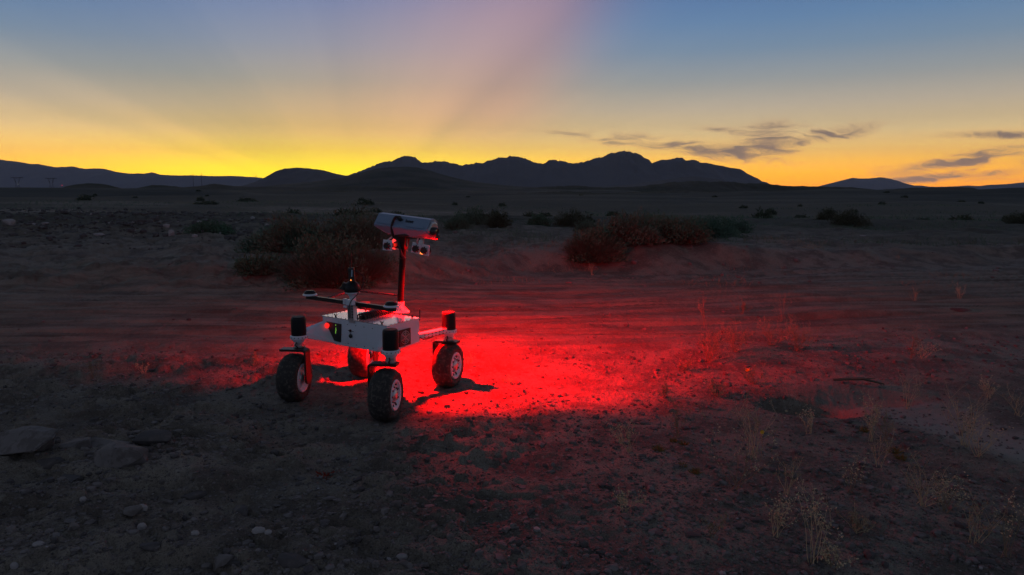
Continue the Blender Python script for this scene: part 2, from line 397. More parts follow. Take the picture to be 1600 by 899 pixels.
# ------------------------------------------------------------------ ground sheet
def build_ground():
    azf = np.linspace(R(-47), R(47), 1000)
    azc = np.linspace(R(47), R(313), 150)[1:-1]
    A = np.concatenate([azf, azc])
    r = [0.35]
    while r[-1] < 14500:
        v = r[-1]
        if v < 1.6: k = 1.06
        elif v < 12: k = 1.0042
        elif v < 50: k = 1.008
        elif v < 400: k = 1.03
        else: k = 1.12
        r.append(v*k)
    r = np.array(r); nr, na = len(r), len(A)
    RR, AA = np.meshgrid(r, A, indexing='ij')
    x = RR*np.sin(AA); y = RR*np.cos(AA)
    z = ground_h(x.ravel(), y.ravel())
    v = np.stack([x.ravel(), y.ravel(), z], 1)
    i = np.arange(nr-1)[:, None]*na; j = np.arange(na)[None, :]; j2 = (j+1) % na
    f = np.stack([i+j, i+na+j, i+na+j2, i+j2], -1).reshape(-1, 4)[:, ::-1]
    v = np.vstack([v, [[0, 0, gh(0, 0)]]]); 
    o = fast_mesh('ground', v, f, True, M['soil'])
    bm = bmesh.new(); bm.from_mesh(o.data); bm.verts.ensure_lookup_table()
    c = bm.verts[len(v)-1]
    for q in range(na):
        try:
            fc = bm.faces.new((c, bm.verts[(q+1) % na], bm.verts[q])); fc.smooth = True
        except Exception: pass
    bm.to_mesh(o.data); bm.free()
    tag(o, 'dark stony desert soil with raked wheel tracks crossing it', None, None, 'structure')
build_ground()

# ------------------------------------------------------------------ hills and mountains (each with real depth)
def ray_uv(px, py): return uv(px, py)
def ridge(name, prof, D, depth, mat, label, rough=.10, seed=0, gul=14, base=-2.0, floor=0.0, step=1.6, rows=46, jag=.02):
    P = sorted(prof); xs = np.arange(P[0][0], P[-1][0]+step, step)
    ys = np.interp(xs, [p[0] for p in P], [p[1] for p in P])
    u = np.array([ray_uv(a, b_)[0] for a, b_ in zip(xs, ys)]); v = np.array([ray_uv(a, b_)[1] for a, b_ in zip(xs, ys)])
    Hh = 1.5+D*v
    Hh = Hh + np.maximum(Hh, 0)*jag*fbm(xs*.11, xs*0+seed, 5, seed, .7)
    endf = np.clip(np.minimum(np.arange(len(xs)), np.arange(len(xs))[::-1])/12.0, 0, 1)
    Hh = base+(Hh-base)*endf
    tt = np.linspace(-1, 1, rows)
    TT, UU = np.meshgrid(tt, u, indexing='ij'); HH = np.broadcast_to(Hh, TT.shape)
    yy = D+TT*depth; xx = UU*D*(1+TT*depth/D*.6)
    env = (1-np.abs(TT)**1.25)
    n = fbm(xx/depth*gul*.35, yy/depth*gul*.22, 5, seed+3, .6)
    rid = 1-2*np.abs(fbm(xx/depth*gul*.5, yy/depth*gul*.15, 3, seed+30))
    amp = np.minimum(np.abs(TT)*3, 1)*(1-np.abs(TT))
    zz = base+(HH-base)*np.clip(env+amp*(rough*3*n+rough*1.2*(rid-.85)), 0, None)
    lim = base+(HH-base)*(1-np.abs(TT)*.25); zz = np.minimum(zz, lim)
    nr, na = TT.shape
    vv = np.stack([xx.ravel(), yy.ravel(), zz.ravel()], 1)
    i = np.arange(nr-1)[:, None]*na; j = np.arange(na-1)[None, :]
    f = np.stack([i+j, i+j+1, i+na+j+1, i+na+j], -1).reshape(-1, 4)
    o = fast_mesh(name, vv, f, True, mat)
    tag(o, label, None, None, 'structure')
    return o
MAIN = [(500, 297), (520, 285), (540, 275), (565, 267), (590, 256), (602, 252), (615, 249), (627, 245), (638, 243), (648, 246), (655, 251), (662, 255), (685, 251), (700, 253), (710, 255), (722, 258), (735, 257), (745, 254), (755, 253), (765, 250), (775, 247), (788, 245), (802, 244), (813, 246), (824, 249), (832, 253), (848, 257), (856, 252), (865, 250), (880, 252), (893, 255), (905, 254), (915, 253), (925, 249), (935, 246), (945, 244), (955, 240), (965, 238), (975, 236), (985, 236), (995, 239), (1005, 244), (1013, 249), (1018, 254), (1027, 251), (1040, 249), (1056, 246), (1068, 249), (1080, 249), (1092, 253), (1105, 256), (1125, 259), (1138, 262), (1150, 264), (1158, 268), (1165, 272), (1175, 278), (1182, 285), (1205, 297)]
ridge('mountain_range', MAIN, 6000, 1500, M['rock_range'], 'jagged dark mountain range across the centre of the horizon', .13, 3, 16, jag=.055)
ridge('hills', [(360, 297), (385, 290), (405, 283), (418, 275), (430, 268), (445, 263), (470, 262), (490, 264), (505, 265), (525, 271), (545, 275), (600, 280), (650, 297)], 3800, 800, M['rock_range'], 'flat topped dark hill left of the mountains', .10, 13, 10)
ridge('mountain_range', [(-340, 235), (-200, 228), (-100, 240), (0, 249), (14, 251), (30, 253), (48, 256), (60, 256), (90, 261), (115, 260), (132, 264), (150, 263), (165, 264), (180, 268), (205, 271), (225, 271), (238, 269), (250, 273), (270, 274), (300, 274), (330, 275), (365, 275), (400, 277), (440, 282), (520, 290), (560, 297)], 10500, 1500, M['rock_range'], 'long blue hazy mountain range fading along the left horizon', .10, 23, 10)
ridge('mountain_range', [(1255, 297), (1280, 291), (1300, 286), (1320, 281), (1332, 278), (1345, 279), (1358, 279), (1375, 277), (1390, 279), (1400, 282), (1415, 287), (1425, 290), (1440, 290), (1452, 292), (1475, 292), (1500, 291), (1512, 290), (1530, 291), (1545, 289), (1570, 288), (1600, 285), (1700, 280), (1850, 284), (1980, 297)], 12500, 900, M['rock_range'], 'faint blue mountain far away on the right horizon', .10, 33, 10)
ridge('hills', [(330, 299), (400, 293), (430, 290), (500, 283), (530, 279), (550, 274), (575, 267), (590, 263), (610, 261), (640, 260), (655, 262), (670, 266), (700, 275), (720, 280), (745, 285), (790, 290), (850, 294), (900, 299)], 1500, 420, M['hill'], 'broad rounded brown hill in front of the mountains', .05, 43, 9, jag=.01)
ridge('hills', [(870, 299), (920, 292), (980, 289), (1020, 284), (1050, 279), (1085, 275), (1120, 280), (1150, 286), (1200, 292), (1250, 299)], 3000, 700, M['rock_range'], 'low dark foothill below the mountains right of centre', .1, 47, 9, jag=.02)
ridge('hills', [(680, 303), (740, 298), (800, 296), (850, 292), (900, 290), (950, 293), (1000, 291), (1040, 286), (1060, 284), (1085, 283), (1110, 284), (1140, 284), (1165, 287), (1190, 286), (1205, 289), (1235, 291), (1262, 291), (1300, 292), (1335, 293), (1370, 297), (1400, 295), (1430, 293), (1470, 293), (1500, 293), (1515, 296), (1560, 297), (1640, 296), (1800, 294), (1950, 300)], 420, 70, M['hill'], 'rough black ridge of near hills right of centre', .16, 53, 9, base=-1.2, jag=.10)
ridge('hills', [(-500, 300), (-350, 301), (-200, 297), (-60, 300), (40, 302), (120, 298), (210, 301), (300, 299), (390, 301), (470, 298), (560, 300), (640, 303), (720, 300), (800, 302), (880, 299), (960, 302), (1050, 298), (1140, 301), (1230, 299), (1330, 302), (1420, 300), (1500, 301), (1600, 298), (1750, 301), (1950, 299), (2100, 303)], 190, 38, M['hill'], 'low black scrubby rises crossing the whole plain below the hills', .20, 73, 9, base=-1.0, jag=.25)
ridge('hills', [(-300, 296), (-150, 290), (-50, 296), (0, 297), (12, 294), (20, 293), (30, 296), (90, 296), (105, 291), (120, 288), (138, 286), (155, 287), (170, 289), (185, 294), (210, 297), (225, 292), (240, 289), (262, 290), (285, 293), (310, 291), (335, 287), (370, 291), (410, 292), (480, 293), (560, 291), (640, 292), (700, 297), (760, 302)], 360, 60, M['hill'], 'low rounded mounds on the left plain under the blue range', .10, 63, 9, base=-1.2, jag=.05)

# ------------------------------------------------------------------ haze
def box_mesh(name, lo, hi, mat=None, parent=None):
    v = [(x, y, z) for x in (lo[0], hi[0]) for y in (lo[1], hi[1]) for z in (lo[2], hi[2])]
    f = [(0, 1, 3, 2), (4, 6, 7, 5), (0, 4, 5, 1), (2, 3, 7, 6), (0, 2, 6, 4), (1, 5, 7, 3)]
    return fast_mesh(name, np.array(v), np.array(f), False, mat, parent)
HAZE = True
if HAZE:
    hm = bpy.data.materials.new('haze_air'); hm.use_nodes = True
    t = NT(hm.node_tree); t.n.clear(); o_ = t.new('ShaderNodeOutputMaterial')
    pv = t.new('ShaderNodeVolumePrincipled'); pv.inputs['Color'].default_value = (.62, .72, 1.0, 1)
    pv.inputs['Density'].default_value = 4.6e-5; pv.inputs['Anisotropy'].default_value = 0.0
    t.l.new(pv.outputs[0], o_.inputs['Volume'])
    hz = box_mesh('haze', (-15500, -15500, -6), (15500, 15500, 900), hm)
    tag(hz, 'thin blue dusk haze over the desert plain', None, None, 'stuff')

# ------------------------------------------------------------------ small mesh builder
class MB:
    def __init__(self, org=(0, 0, 0)):
        self.bm = bmesh.new(); self.org = Vector(org)
    def _smooth(self, faces, s):
        for f in faces: f.smooth = s
    def hull(self, pts):
        vs = [self.bm.verts.new(Vector(p)) for p in pts]
        r = bmesh.ops.convex_hull(self.bm, input=vs)
        bmesh.ops.delete(self.bm, geom=[g for g in r['geom_interior'] if isinstance(g, bmesh.types.BMVert)], context='VERTS')
        return self
    def box(self, c, s, rot=None):
        m = Matrix.Translation(Vector(c)) @ (rot.to_4x4() if rot is not None else Matrix()) @ Matrix.Diagonal((*s, 1))
        bmesh.ops.create_cube(self.bm, size=1, matrix=m); return self
    def prism(self, poly, n0, n1):      # poly: list of 3D points; extruded by vectors n0..n1
        n0, n1 = Vector(n0), Vector(n1)
        a = [self.bm.verts.new(Vector(p)+n0) for p in poly]; b = [self.bm.verts.new(Vector(p)+n1) for p in poly]
        k = len(poly); self.bm.faces.new(a[::-1]); self.bm.faces.new(b)
        for i in range(k): self.bm.faces.new((a[i], a[(i+1) % k], b[(i+1) % k], b[i]))
        return self
    def tube(self, pts, rad, n=10, cap=True):
        pts = [Vector(p) for p in pts]
        if not isinstance(rad, (list, tuple)): rad = [rad]*len(pts)
        rings = []; up = Vector((0, 0, 1))
        prevx = None
        for i, p in enumerate(pts):
            d = (pts[min(i+1, len(pts)-1)]-pts[max(i-1, 0)]).normalized()
            if prevx is None:
                a = up if abs(d.z) < .9 else Vector((1, 0, 0)); x = d.cross(a).normalized()
            else: x = (prevx-d*prevx.dot(d)).normalized()
            prevx = x; y = d.cross(x)
            rings.append([self.bm.verts.new(p+(x*math.cos(2*math.pi*k/n)+y*math.sin(2*math.pi*k/n))*rad[i]) for k in range(n)])
        fs = []
        for a, b in zip(rings, rings[1:]):
            for k in range(n): fs.append(self.bm.faces.new((a[k], a[(k+1) % n], b[(k+1) % n], b[k])))
        self._smooth(fs, True)
        if cap: self.bm.faces.new(rings[0][::-1]); self.bm.faces.new(rings[-1])
        return self
    def lathe(self, prof, o, axis, n=32, closed=False):   # prof: (radius, along axis)
        o = Vector(o); d = Vector(axis).normalized(); a = Vector((0, 0, 1)) if abs(d.z) < .9 else Vector((1, 0, 0))
        x = d.cross(a).normalized(); y = d.cross(x); rings = []
        for r_, h in prof:
            if r_ < 1e-6: rings.append([self.bm.verts.new(o+d*h)])
            else: rings.append([self.bm.verts.new(o+d*h+(x*math.cos(2*math.pi*k/n)+y*math.sin(2*math.pi*k/n))*r_) for k in range(n)])
        prs = list(zip(rings, rings[1:]))
        if closed: prs.append((rings[-1], rings[0]))
        for p_, q in prs:
            for k in range(n):
                k2 = (k+1) % n
                if len(p_) == 1 and len(q) == 1: continue
                if len(p_) == 1: f = (p_[0], q[k2], q[k])
                elif len(q) == 1: f = (p_[k], p_[k2], q[0])
                else: f = (p_[k], p_[k2], q[k2], q[k])
                try: self.bm.faces.new(f).smooth = True
                except ValueError: pass
        return self
    def build(self, name, mat, parent=None, bevel=0, sharp=35):
        if bevel:
            es = [e for e in self.bm.edges if len(e.link_faces) == 2 and e.calc_face_angle(0) > R(25)]
            bmesh.ops.bevel(self.bm, geom=es, offset=bevel, segments=2, affect='EDGES', profile=.6, clamp_overlap=True)
        bmesh.ops.recalc_face_normals(self.bm, faces=self.bm.faces)
        bmesh.ops.translate(self.bm, verts=self.bm.verts, vec=-self.org)
        for e in self.bm.edges:
            if len(e.link_faces) == 2 and e.calc_face_angle(0) > R(sharp): e.smooth = False
        me = bpy.data.meshes.new(name); self.bm.to_mesh(me); self.bm.free()
        me.materials.append(mat)
        o = bpy.data.objects.new(name, me); COL.objects.link(o)
        if parent is not None: o.parent = parent
        return o

# ------------------------------------------------------------------ rover
def V(*a): return Vector(a)
ORG = V(-1.025, 4.95, 0)
rover = empty('rover', ORG)
tag(rover, 'white four wheeled desert rover with camera mast and glowing red lamps', 'rover')
def mb(): return MB(ORG)
UP = V(0, 0, 1)
a2, b2, c2, d2 = V(-1.396, 5.013, 0), V(-.850, 4.627, 0), V(-.672, 4.925, 0), V(-1.212, 5.308, 0)
cen = (a2+b2+c2+d2)/4
fx = (b2-a2).normalized(); fn = V(fx.y, -fx.x, 0)               # front face: along, outward (to viewer)
sx = (c2-b2).normalized(); sn = V(sx.y, -sx.x, 0)               # right side face
zt, zb = .578, .384
# body
body = mb().hull([p+UP*z for p in (a2, b2, c2, d2) for z in (zt,)]+[p+UP*.50 for p in (a2, b2, c2, d2)]
    + [a2+fx*.11+UP*zb, b2-fx*.01+UP*(zb+.004), c2+UP*(zb+.02), d2+fx*.11+UP*(zb+.02)]).build('body', M['white'], rover, bevel=.005)
dk = mb()
ins = lambda p, k: p+(cen-p).normalized()*k
dk.prism([ins(p, -.006) for p in (a2, b2, c2, d2)], UP*(zt+.001), UP*(zt+.0055))
deck = dk.build('deck_panel', M['deck'], rover, bevel=.0012)
for p, q, n in ((a2, b2, 14), (b2, c2, 8), (c2, d2, 14), (d2, a2, 8)):
    for k in range(1, n):
        o_ = ins(p.lerp(q, k/n), .008); mb().lathe([(0, .0035), (.0036, .0025), (.0042, 0)], o_+UP*(zt+.0055), UP, 8).build('screw', M['metal'], deck)
for p in (a2+fx*.10, b2-fx*.04, c2-fx*.03, d2+fx*.1):            # butterfly catches on the deck
    o_ = ins(p, .03)+UP*(zt+.0055); c = mb()
    c.lathe([(.006, 0), (.006, .010), (0, .011)], o_, UP, 10)
    for s in (-1, 1): c.tube([o_+UP*.008, o_+UP*.018+fx*s*.012, o_+UP*.022+fx*s*.017], [.0035, .0045, .002], 6)
    c.build('wing_nut', M['metal'], rover)
# front lip plates and panel screws
for k in range(4):
    for u_, z_ in ((.27+.085*k, .548), (.27+.085*k, .408)):
        mb().lathe([(0, .003), (.0032, .0022), (.0036, 0)], a2+fx*u_+UP*z_+fn*.0005, fn, 8).build('panel_screw', M['metal'], body)
# control panel
def fp(u_, z_, o=0): return a2+fx*u_+UP*z_+fn*o
cp = mb().prism([fp(.048, .545), fp(.206, .543), fp(.195, .408), fp(.098, .414)], fn*.001, fn*.006).build('control_panel', M['black'], rover, bevel=.002)
mb().lathe([(.011, 0), (.011, .008), (.019, .009), (.0205, .016), (.017, .022), (0, .024)], fp(.070, .520, .006), fn, 20).build('stop_button', M['red_button'], cp)
for k, z_ in enumerate((.530, .507, .498, .489, .480, .471)):
    mb().lathe([(.0027, 0), (.0024, .0014), (0, .002)], fp(.150-.004*(k > 3), z_, .006), fn, 8).build('indicator_light', M['green_led'], cp)
# socket with tethered cover
sk = mb().lathe([(.010, 0), (.010, .006), (.006, .007), (.006, .002), (0, .002)], fp(.30, .505, .001), fn, 16).build('socket', M['metal'], rover)
mb().lathe([(0, 0), (.014, .001), (.015, .008), (.011, .013), (0, .014)], fp(.305, .468, .002), fn, 16).tube([fp(.275, .507, .004), fp(.295, .503, .008), fp(.304, .49, .008), fp(.305, .472, .008)], .002, 6).tube([fp(.30, .505, .005), fp(.335, .502, .004)], .002, 6).build('socket_cover', M['black'], rover)
# side fan grille
def sp(u_, z_, o=0): return b2+sx*u_+UP*z_+sn*o
g = mb().prism([sp(.115, .530), sp(.235, .530), sp(.235, .412), sp(.115, .412)], sn*.001, sn*.010)
gr = g.build('fan_grille', M['black'], rover, bevel=.002)
gg = mb()
for rr_ in (.018, .032, .046):
    gg.tube([sp(.175+rr_*math.cos(t_), .471+rr_*math.sin(t_), .011) for t_ in np.linspace(0, 2*math.pi, 21)], .0016, 5, cap=False)
for k in range(3):
    t_ = k*math.pi/3+.4; gg.tube([sp(.175+.05*math.cos(t_), .471+.05*math.sin(t_), .0115), sp(.175-.05*math.cos(t_), .471-.05*math.sin(t_), .0115)], .002, 5)
gg.build('fan_guard', M['alu'], gr)
# ribbed cable conduit on the deck
c0, c1 = V(-1.082, 4.860, .598), V(-.925, 5.150, .598)
cd = mb().tube([c0, c1], .013, 8); dirc = (c1-c0).normalized(); wd = V(dirc.y, -dirc.x, 0)
for k in range(14):
    p = c0.lerp(c1, (k+.5)/14)
    cd.tube([p-wd*.040-UP*.012, p-wd*.038+UP*.008, p-wd*.020+UP*.022, p+wd*.020+UP*.022, p+wd*.038+UP*.008, p+wd*.040-UP*.012], .0060, 6)
cd.build('ribbed_conduit', M['black'], rover)
mb().prism([c0+wd*.046-UP*.0135, c0-wd*.046-UP*.0135, c1-wd*.046-UP*.0135, c1+wd*.046-UP*.0135], (0, 0, 0), UP*.003).build('conduit_tray', M['metal'], rover)

# arms + wheel modules
def S_(n): return -1 if n.y > 0 else 1
def wheel_module(mx, my, cx, cy, yaw, side, corner, ax, reach_z, armv):
    """mx,my motor axis; cx,cy wheel centre on the ground; yaw of the wheel axle; side = sign towards the rover"""
    gz = 0.0; axd = V(math.cos(R(yaw)), math.sin(R(yaw)), 0); fwd = V(-axd.y, axd.x, 0); inn = axd*side
    m0 = V(mx, my, reach_z)
    # arm: tapered folded sheet from the body corner to the motor flange
    e = armv; n_ = V(-(m0-corner).normalized().y, (m0-corner).normalized().x, 0)
    dr = (m0-corner).normalized()
    A = mb().hull(([corner+ax*s*e+UP*z for s in (0, 1) for z in (.425, .462)] if armv < .1 else [corner+ax*.004+UP*.545, corner+ax*.004+UP*.47, corner+ax*e+UP*.388, corner+ax*e+(cen-corner)*.1+UP*.388, corner+(cen-corner)*.1+UP*.545]) + [m0-dr*.030+n_*s*(.047 if armv > .1 else .030)+UP*z for s in (-1, 1) for z in ((.452, .498) if armv > .1 else (.455, .490))]).build('arm', M['white'], rover, bevel=.003)
    if armv < .1:
        for k in range(6):
            for zz_ in (.452, .472):
                p = corner.lerp(m0, .12+.12*k); mb().lathe([(0, .0015), (.0055, .001), (.006, -.001)], p+n_*S_(n_)*(.021+.008*(.12+.12*k))+UP*(zz_-.016+.020*k/6), n_*S_(n_), 8).build('arm_hole', M['metal'], A)
    mo = mb().lathe([(0, .607), (.045, .606), (.0495, .601), (.0515, .590), (.0525, .500), (.0525, .462), (0, .462)], m0, UP, 32).build('steering_motor', M['cap'], rover, sharp=50)
    mb().lathe([(0, .6095), (.043, .6088), (.046, .6065), (0, .606)], m0, UP, 32).build('motor_lid', M['captop'], mo)
    fl = mb().lathe([(.054, .476), (.060, .472), (.062, .455), (.060, .449), (.046, .446), (.040, .432), (.036, .425), (0, .425)], m0, UP, 32).lathe([(.0527, .476), (.054, .476)], m0, UP, 32).build('motor_flange', M['white'], rover)
    for k in range(14):
        t_ = 2*math.pi*k/14; dd = V(math.cos(t_), math.sin(t_), 0); mb().lathe([(0, .003), (.0035, .002), (.004, 0)], m0+dd*.0605+UP*.463, dd, 6).build('flange_bolt', M['metal'], fl)
    mb().lathe([(0, .431), (.030, .430), (.030, .415), (.036, .412), (.036, .396), (.028, .392), (.028, .380), (0, .380)], m0, UP, 24).build('swivel_joint', M['alu'], rover, sharp=50)
    cb = mb().tube([m0-fwd*.034+UP*.43, m0-fwd*.05+UP*.415-inn*.01, m0-fwd*.046+UP*.40, m0-fwd*.03+UP*.388], .005, 6).build('motor_cable', M['cable'], rover)
    # one sided fork
    wc = V(cx, cy, .172)
    tw = .040; off = .092
    rz_ = reach_z
    outl = [(-.085, .370+rz_), (-.085, .386+rz_), (off-.01, .386+rz_), (off+.008, .380+rz_), (off+.016, .366+rz_), (off+.016, .160), (off+.010, .148), (off+.002, .148), (off+.002, .362+rz_), (off-.008, .370+rz_)]
    mid = wc.copy(); mid.z = 0
    fk = mb(); 
    poly = [mid+inn*u_+UP*z_ for u_, z_ in outl]
    fk.prism(poly, -fwd*tw, fwd*tw)
    fk.lathe([(0, -.004), (.045, -.004), (.045, .008), (0, .008)], wc+inn*(off+.010), inn, 24)
    fk.lathe([(0, 0), (.044, 0), (.044, .006), (0, .006)], V(mx, my, .3765+.006+rz_), UP, 24)
    fork = fk.build('fork', M['metal'], rover, bevel=.004)
    # wheel
    W = empty('wheel', (0, 0, 0)); W.parent = rover
    o_ = wc
    tp = [(.098, -.056), (.112, -.069), (.130, -.075), (.147, -.072), (.160, -.058), (.168, -.038), (.172, -.016), (.1725, 0), (.172, .016), (.168, .038), (.160, .058), (.147, .072), (.130, .075), (.112, .069), (.098, .056)]
    ty = mb().lathe(tp, o_, axd, 72)
    for v in ty.bm.verts:                         # soft worn tread blocks
        q = v.co-o_; h_ = q.dot(axd); rad = q-axd*h_; ang = math.atan2(rad.dot(fwd), rad.z)
        if abs(h_) < .072: v.co += rad.normalized()*.0022*math.sin(ang*36+(3.1 if h_ > 0 else 0)+h_*60)
    tyre = ty.build('tyre', M['rubber'], W, sharp=180)
    rim = mb()
    for s in (-1, 1):
        rim.lathe([(.099, s*.052), (.103, s*.066), (.098, s*.072), (.088, s*.070), (.080, s*.058), (.066, s*.052), (.060, s*.056), (0, s*.056)], o_, axd, 48)
    rim.lathe([(.099, -.052), (.099, .052)], o_, axd, 48)
    rm = rim.build('rim', M['white'], W, sharp=40)
    for s in (-1, 1):
        if s*side > 0 and True:
            pass
        h = mb().lathe([(0, .074), (.020, .074), (.026, .070), (.036, .066), (.040, .060), (.040, .054)], o_, axd*s, 32)
        h.build('hub', M['alu'], W, sharp=50)
        for k in range(8 if s*side < 0 else 0):
            t_ = 2*math.pi*k/8; dd = fwd*math.cos(t_)+UP*math.sin(t_)
            mb().lathe([(0, .009), (.0055, .008), (.006, 0)], o_+dd*.052+axd*s*.056, axd*s, 8).build('wheel_bolt', M['metal'], W)
            dd2 = fwd*math.cos(t_+.31)+UP*math.sin(t_+.31)
            mb().tube([o_+dd2*.064+axd*s*.0555, o_+dd2*.078+axd*s*.060], .0065, 6).build('rim_slot', M['metal'], W)
    return W
# (motor x, y, wheel centre x, y, axle yaw, inner side, body corner, direction along body edge)
wheel_module(-1.520, 4.835, -1.555, 4.800, -6, +1, a2+fx*.003, fx, 0, .11)
wheel_module(-.787, 4.385, -.825, 4.385, -9, -1, b2-fx*.003, -fx, 0, .101)
wheel_module(-.480, 5.150, -.490, 5.160, -18, -1, c2-fx*.003, -fx, -.022, .045)
wheel_module(-1.185, 5.470, -1.200, 5.455, -11, +1, d2+fx*.005, fx, 0, .05)
mb().tube([c2+UP*.44-fn*.0, c2+UP*.42+V(.03, .01, 0), V(-.60, 5.03, .415), V(-.56, 5.08, .44)], .004, 6).build('motor_cable', M['cable'], rover)

# mast
mbot, mtop = V(-.852, 5.174, .584), V(-.818, 5.180, 1.085)
base = mb().lathe([(.075, 0), (.075, .006), (.034, .008), (.030, .014), (.029, .066), (.031, .068), (.031, .076), (.0235, .077)], mbot, mtop-mbot, 24)
for k in range(4):
    t_ = k*math.pi/2+.5; dd = V(math.cos(t_), math.sin(t_), 0)
    base.prism([mbot+dd*.030+UP*.006, mbot+dd*.066+UP*.006, mbot+dd*.030+UP*.050], V(-dd.y, dd.x, 0)*-.003, V(-dd.y, dd.x, 0)*.003)
    base.lathe([(0, .008), (.006, .007), (.006, 0)], mbot+dd*.060+UP*.006, UP, 6)
base.build('mast_base', M['white'], rover, sharp=40)
mast = mb().tube([mbot, mtop], .0235, 24).build('mast', M['mast'], rover)
cl_ = mb()
for f_ in (.80, .97): cl_.tube([mbot.lerp(mtop, f_), mbot.lerp(mtop, f_+.02)], .028, 20)
cl_.tube([mbot.lerp(mtop, .81)-V(.03, .01, 0), mbot.lerp(mtop, .81)+V(.034, -.01, 0)], .004, 8)
cl_.build('mast_clamp', M['metal'], mast)
# head
hc = V(-.790, 5.165, 1.232)
hax = V(math.cos(R(-24)), math.sin(R(-24)), -.095).normalized()
hu = V(-.42, -.905, 0); hu = (hu-hax*hu.dot(hax)).normalized(); hv = hax.cross(hu); hv = hv if hv.z > 0 else -hv
def hp(s, u_, v_): return hc+hax*s+hu*u_+hv*v_
def hprof(e): return [(.010, .072), (.074, -.008), (.070, -.020), ((-.045, -.074) if e else (.040, -.070)), (-.078, -.074), (-.105, -.010), (-.085, .060), (-.045, .076)]
prof = hprof(1)
hd = mb(); L0, L1 = -.235, .218
st_ = []
for s, e in ((L0, 1), (L0+.115, 0), (L1-.125, 0), (L1, 1)):
    row = []
    for u_, v_ in hprof(e):
        ss = s
        if s == L0: ss = s+(.022 if v_ < -.05 else (-.004 if v_ > .05 else 0))
        if s == L1: ss = s+(.030 if v_ < -.05 else (-.006 if v_ > .05 else 0))
        row.append(hd.bm.verts.new(hp(ss, u_, v_)))
    st_.append(row)
hd.bm.faces.new(st_[0][::-1]); hd.bm.faces.new(st_[3])
for ra, rb_ in zip(st_, st_[1:]):
    for i in range(8):
        q = (ra[i], ra[(i+1) % 8], rb_[(i+1) % 8], rb_[i])
        if i in (2, 3) and ra is not st_[1]:
            if ra is st_[0]: hd.bm.faces.new((q[0], q[1], q[2])); hd.bm.faces.new((q[0], q[2], q[3]))
            else: hd.bm.faces.new((q[0], q[1], q[3])); hd.bm.faces.new((q[1], q[2], q[3]))
        else: hd.bm.faces.new(q)
head = hd.build('camera_head', M['head_paint'], rover, bevel=0, sharp=12)
# raised ribs of the upper plate
nu = (hp(0, .074, -.008)-hp(0, .010, .072)).normalized(); no = hax.cross(nu).normalized(); no = no if no.dot(hu) > 0 else -no
def hs(s, k, o=0): return hp(s, .010, .072)+nu*k*.1025+no*o
for s0, s1 in ((-.215, -.065), (.045, .190)):
    mb().prism([hs(s0, .60), hs(s1-.012, .60), hs(s1, .70), hs(s1, .86), hs(s0, .86)], no*.0005, no*.007).build('head_rib', M['head_paint'], head, bevel=.002)
# end cap and side lenses
mb().hull([hp(L1+.001, u_*.82, v_*.75) for u_, v_ in prof]+[hp(L1+.014, u_*.7, v_*.62) for u_, v_ in prof]).build('end_cap', M['alu'], head, bevel=.002)
ln = mb().lathe([(.030, 0), (.034, .004), (.034, .038), (.028, .044), (.024, .036), (.0, .034)], hp(L1+.010, .008, -.012), hax, 24).build('lens_barrel', M['black'], head, sharp=50)
mb().lathe([(0, .006), (.014, .004), (.023, 0)], hp(L1+.045, .008, -.012), hax, 20).build('lens_glass', M['glass'], ln)
mb().lathe([(.016, 0), (.018, .028), (0, .030)], hp(L1+.008, -.05, -.055), hax, 16).build('small_lens', M['black'], head)
# lettering: a short arched dark word and a straight one on the upper plate (unreadable at this size in the photograph)
lt = mb()
def stroke(s, k, ds, dk_, w=.0016):
    a_ = hs(s, k, .0012); b_ = hs(s+ds, k+dk_, .0012); lt.tube([a_, b_], w, 4)
for i in range(11):
    s = -.088+i*.0075; k = .24+.0009*(i-6)**2*1.6
    stroke(s, k, .003, .13); stroke(s+.003, k+.13, .003, -.12)
for i in range(8):
    s = .018+i*.0085; k = .30
    stroke(s, k, .000, .20, .002); stroke(s+.001, k+.02*(i % 3), .0052, .02, .0016); stroke(s+.0055, k+.04, -.0005, .16 if i % 2 else .08, .0016)
stroke(.016, .20, .0, .12, .0022)
lt.build('lettering', M['black'], head)
# connector and cable
cn = mb().lathe([(.012, 0), (.013, .012), (.017, .014), (.017, .034), (.012, .040), (0, .040)], hs(-.028, .36), no, 18).build('connector', M['black'], head)
p0 = hs(-.028, .36, .034)
cabp = [p0, p0+no*.012-hax*.02-UP*.005, p0-hax*.045-UP*.035+no*.01, p0-hax*.062-UP*.085+no*.008, p0-hax*.060-UP*.135-no*.01, mtop-hax*.030+UP*.04+V(-.01, -.03, 0), mtop-V(.02, .03, .01), mtop-V(.008, .03, .06), mtop-V(-.018, .022, .10)]
def spline(ps, n=6):
    ps = [Vector(p) for p in ps]; out_ = []
    for i in range(len(ps)-1):
        a, b, c, d = ps[max(i-1, 0)], ps[i], ps[i+1], ps[min(i+2, len(ps)-1)]
        for k in range(n):
            t_ = k/n; out_.append(.5*((2*b)+(c-a)*t_+(2*a-5*b+4*c-d)*t_*t_+(3*b-a-3*c+d)*t_**3))
    return out_+[ps[-1]]
mb().tube(spline(cabp), .0095, 10).build('head_cable', M['cable'], head)
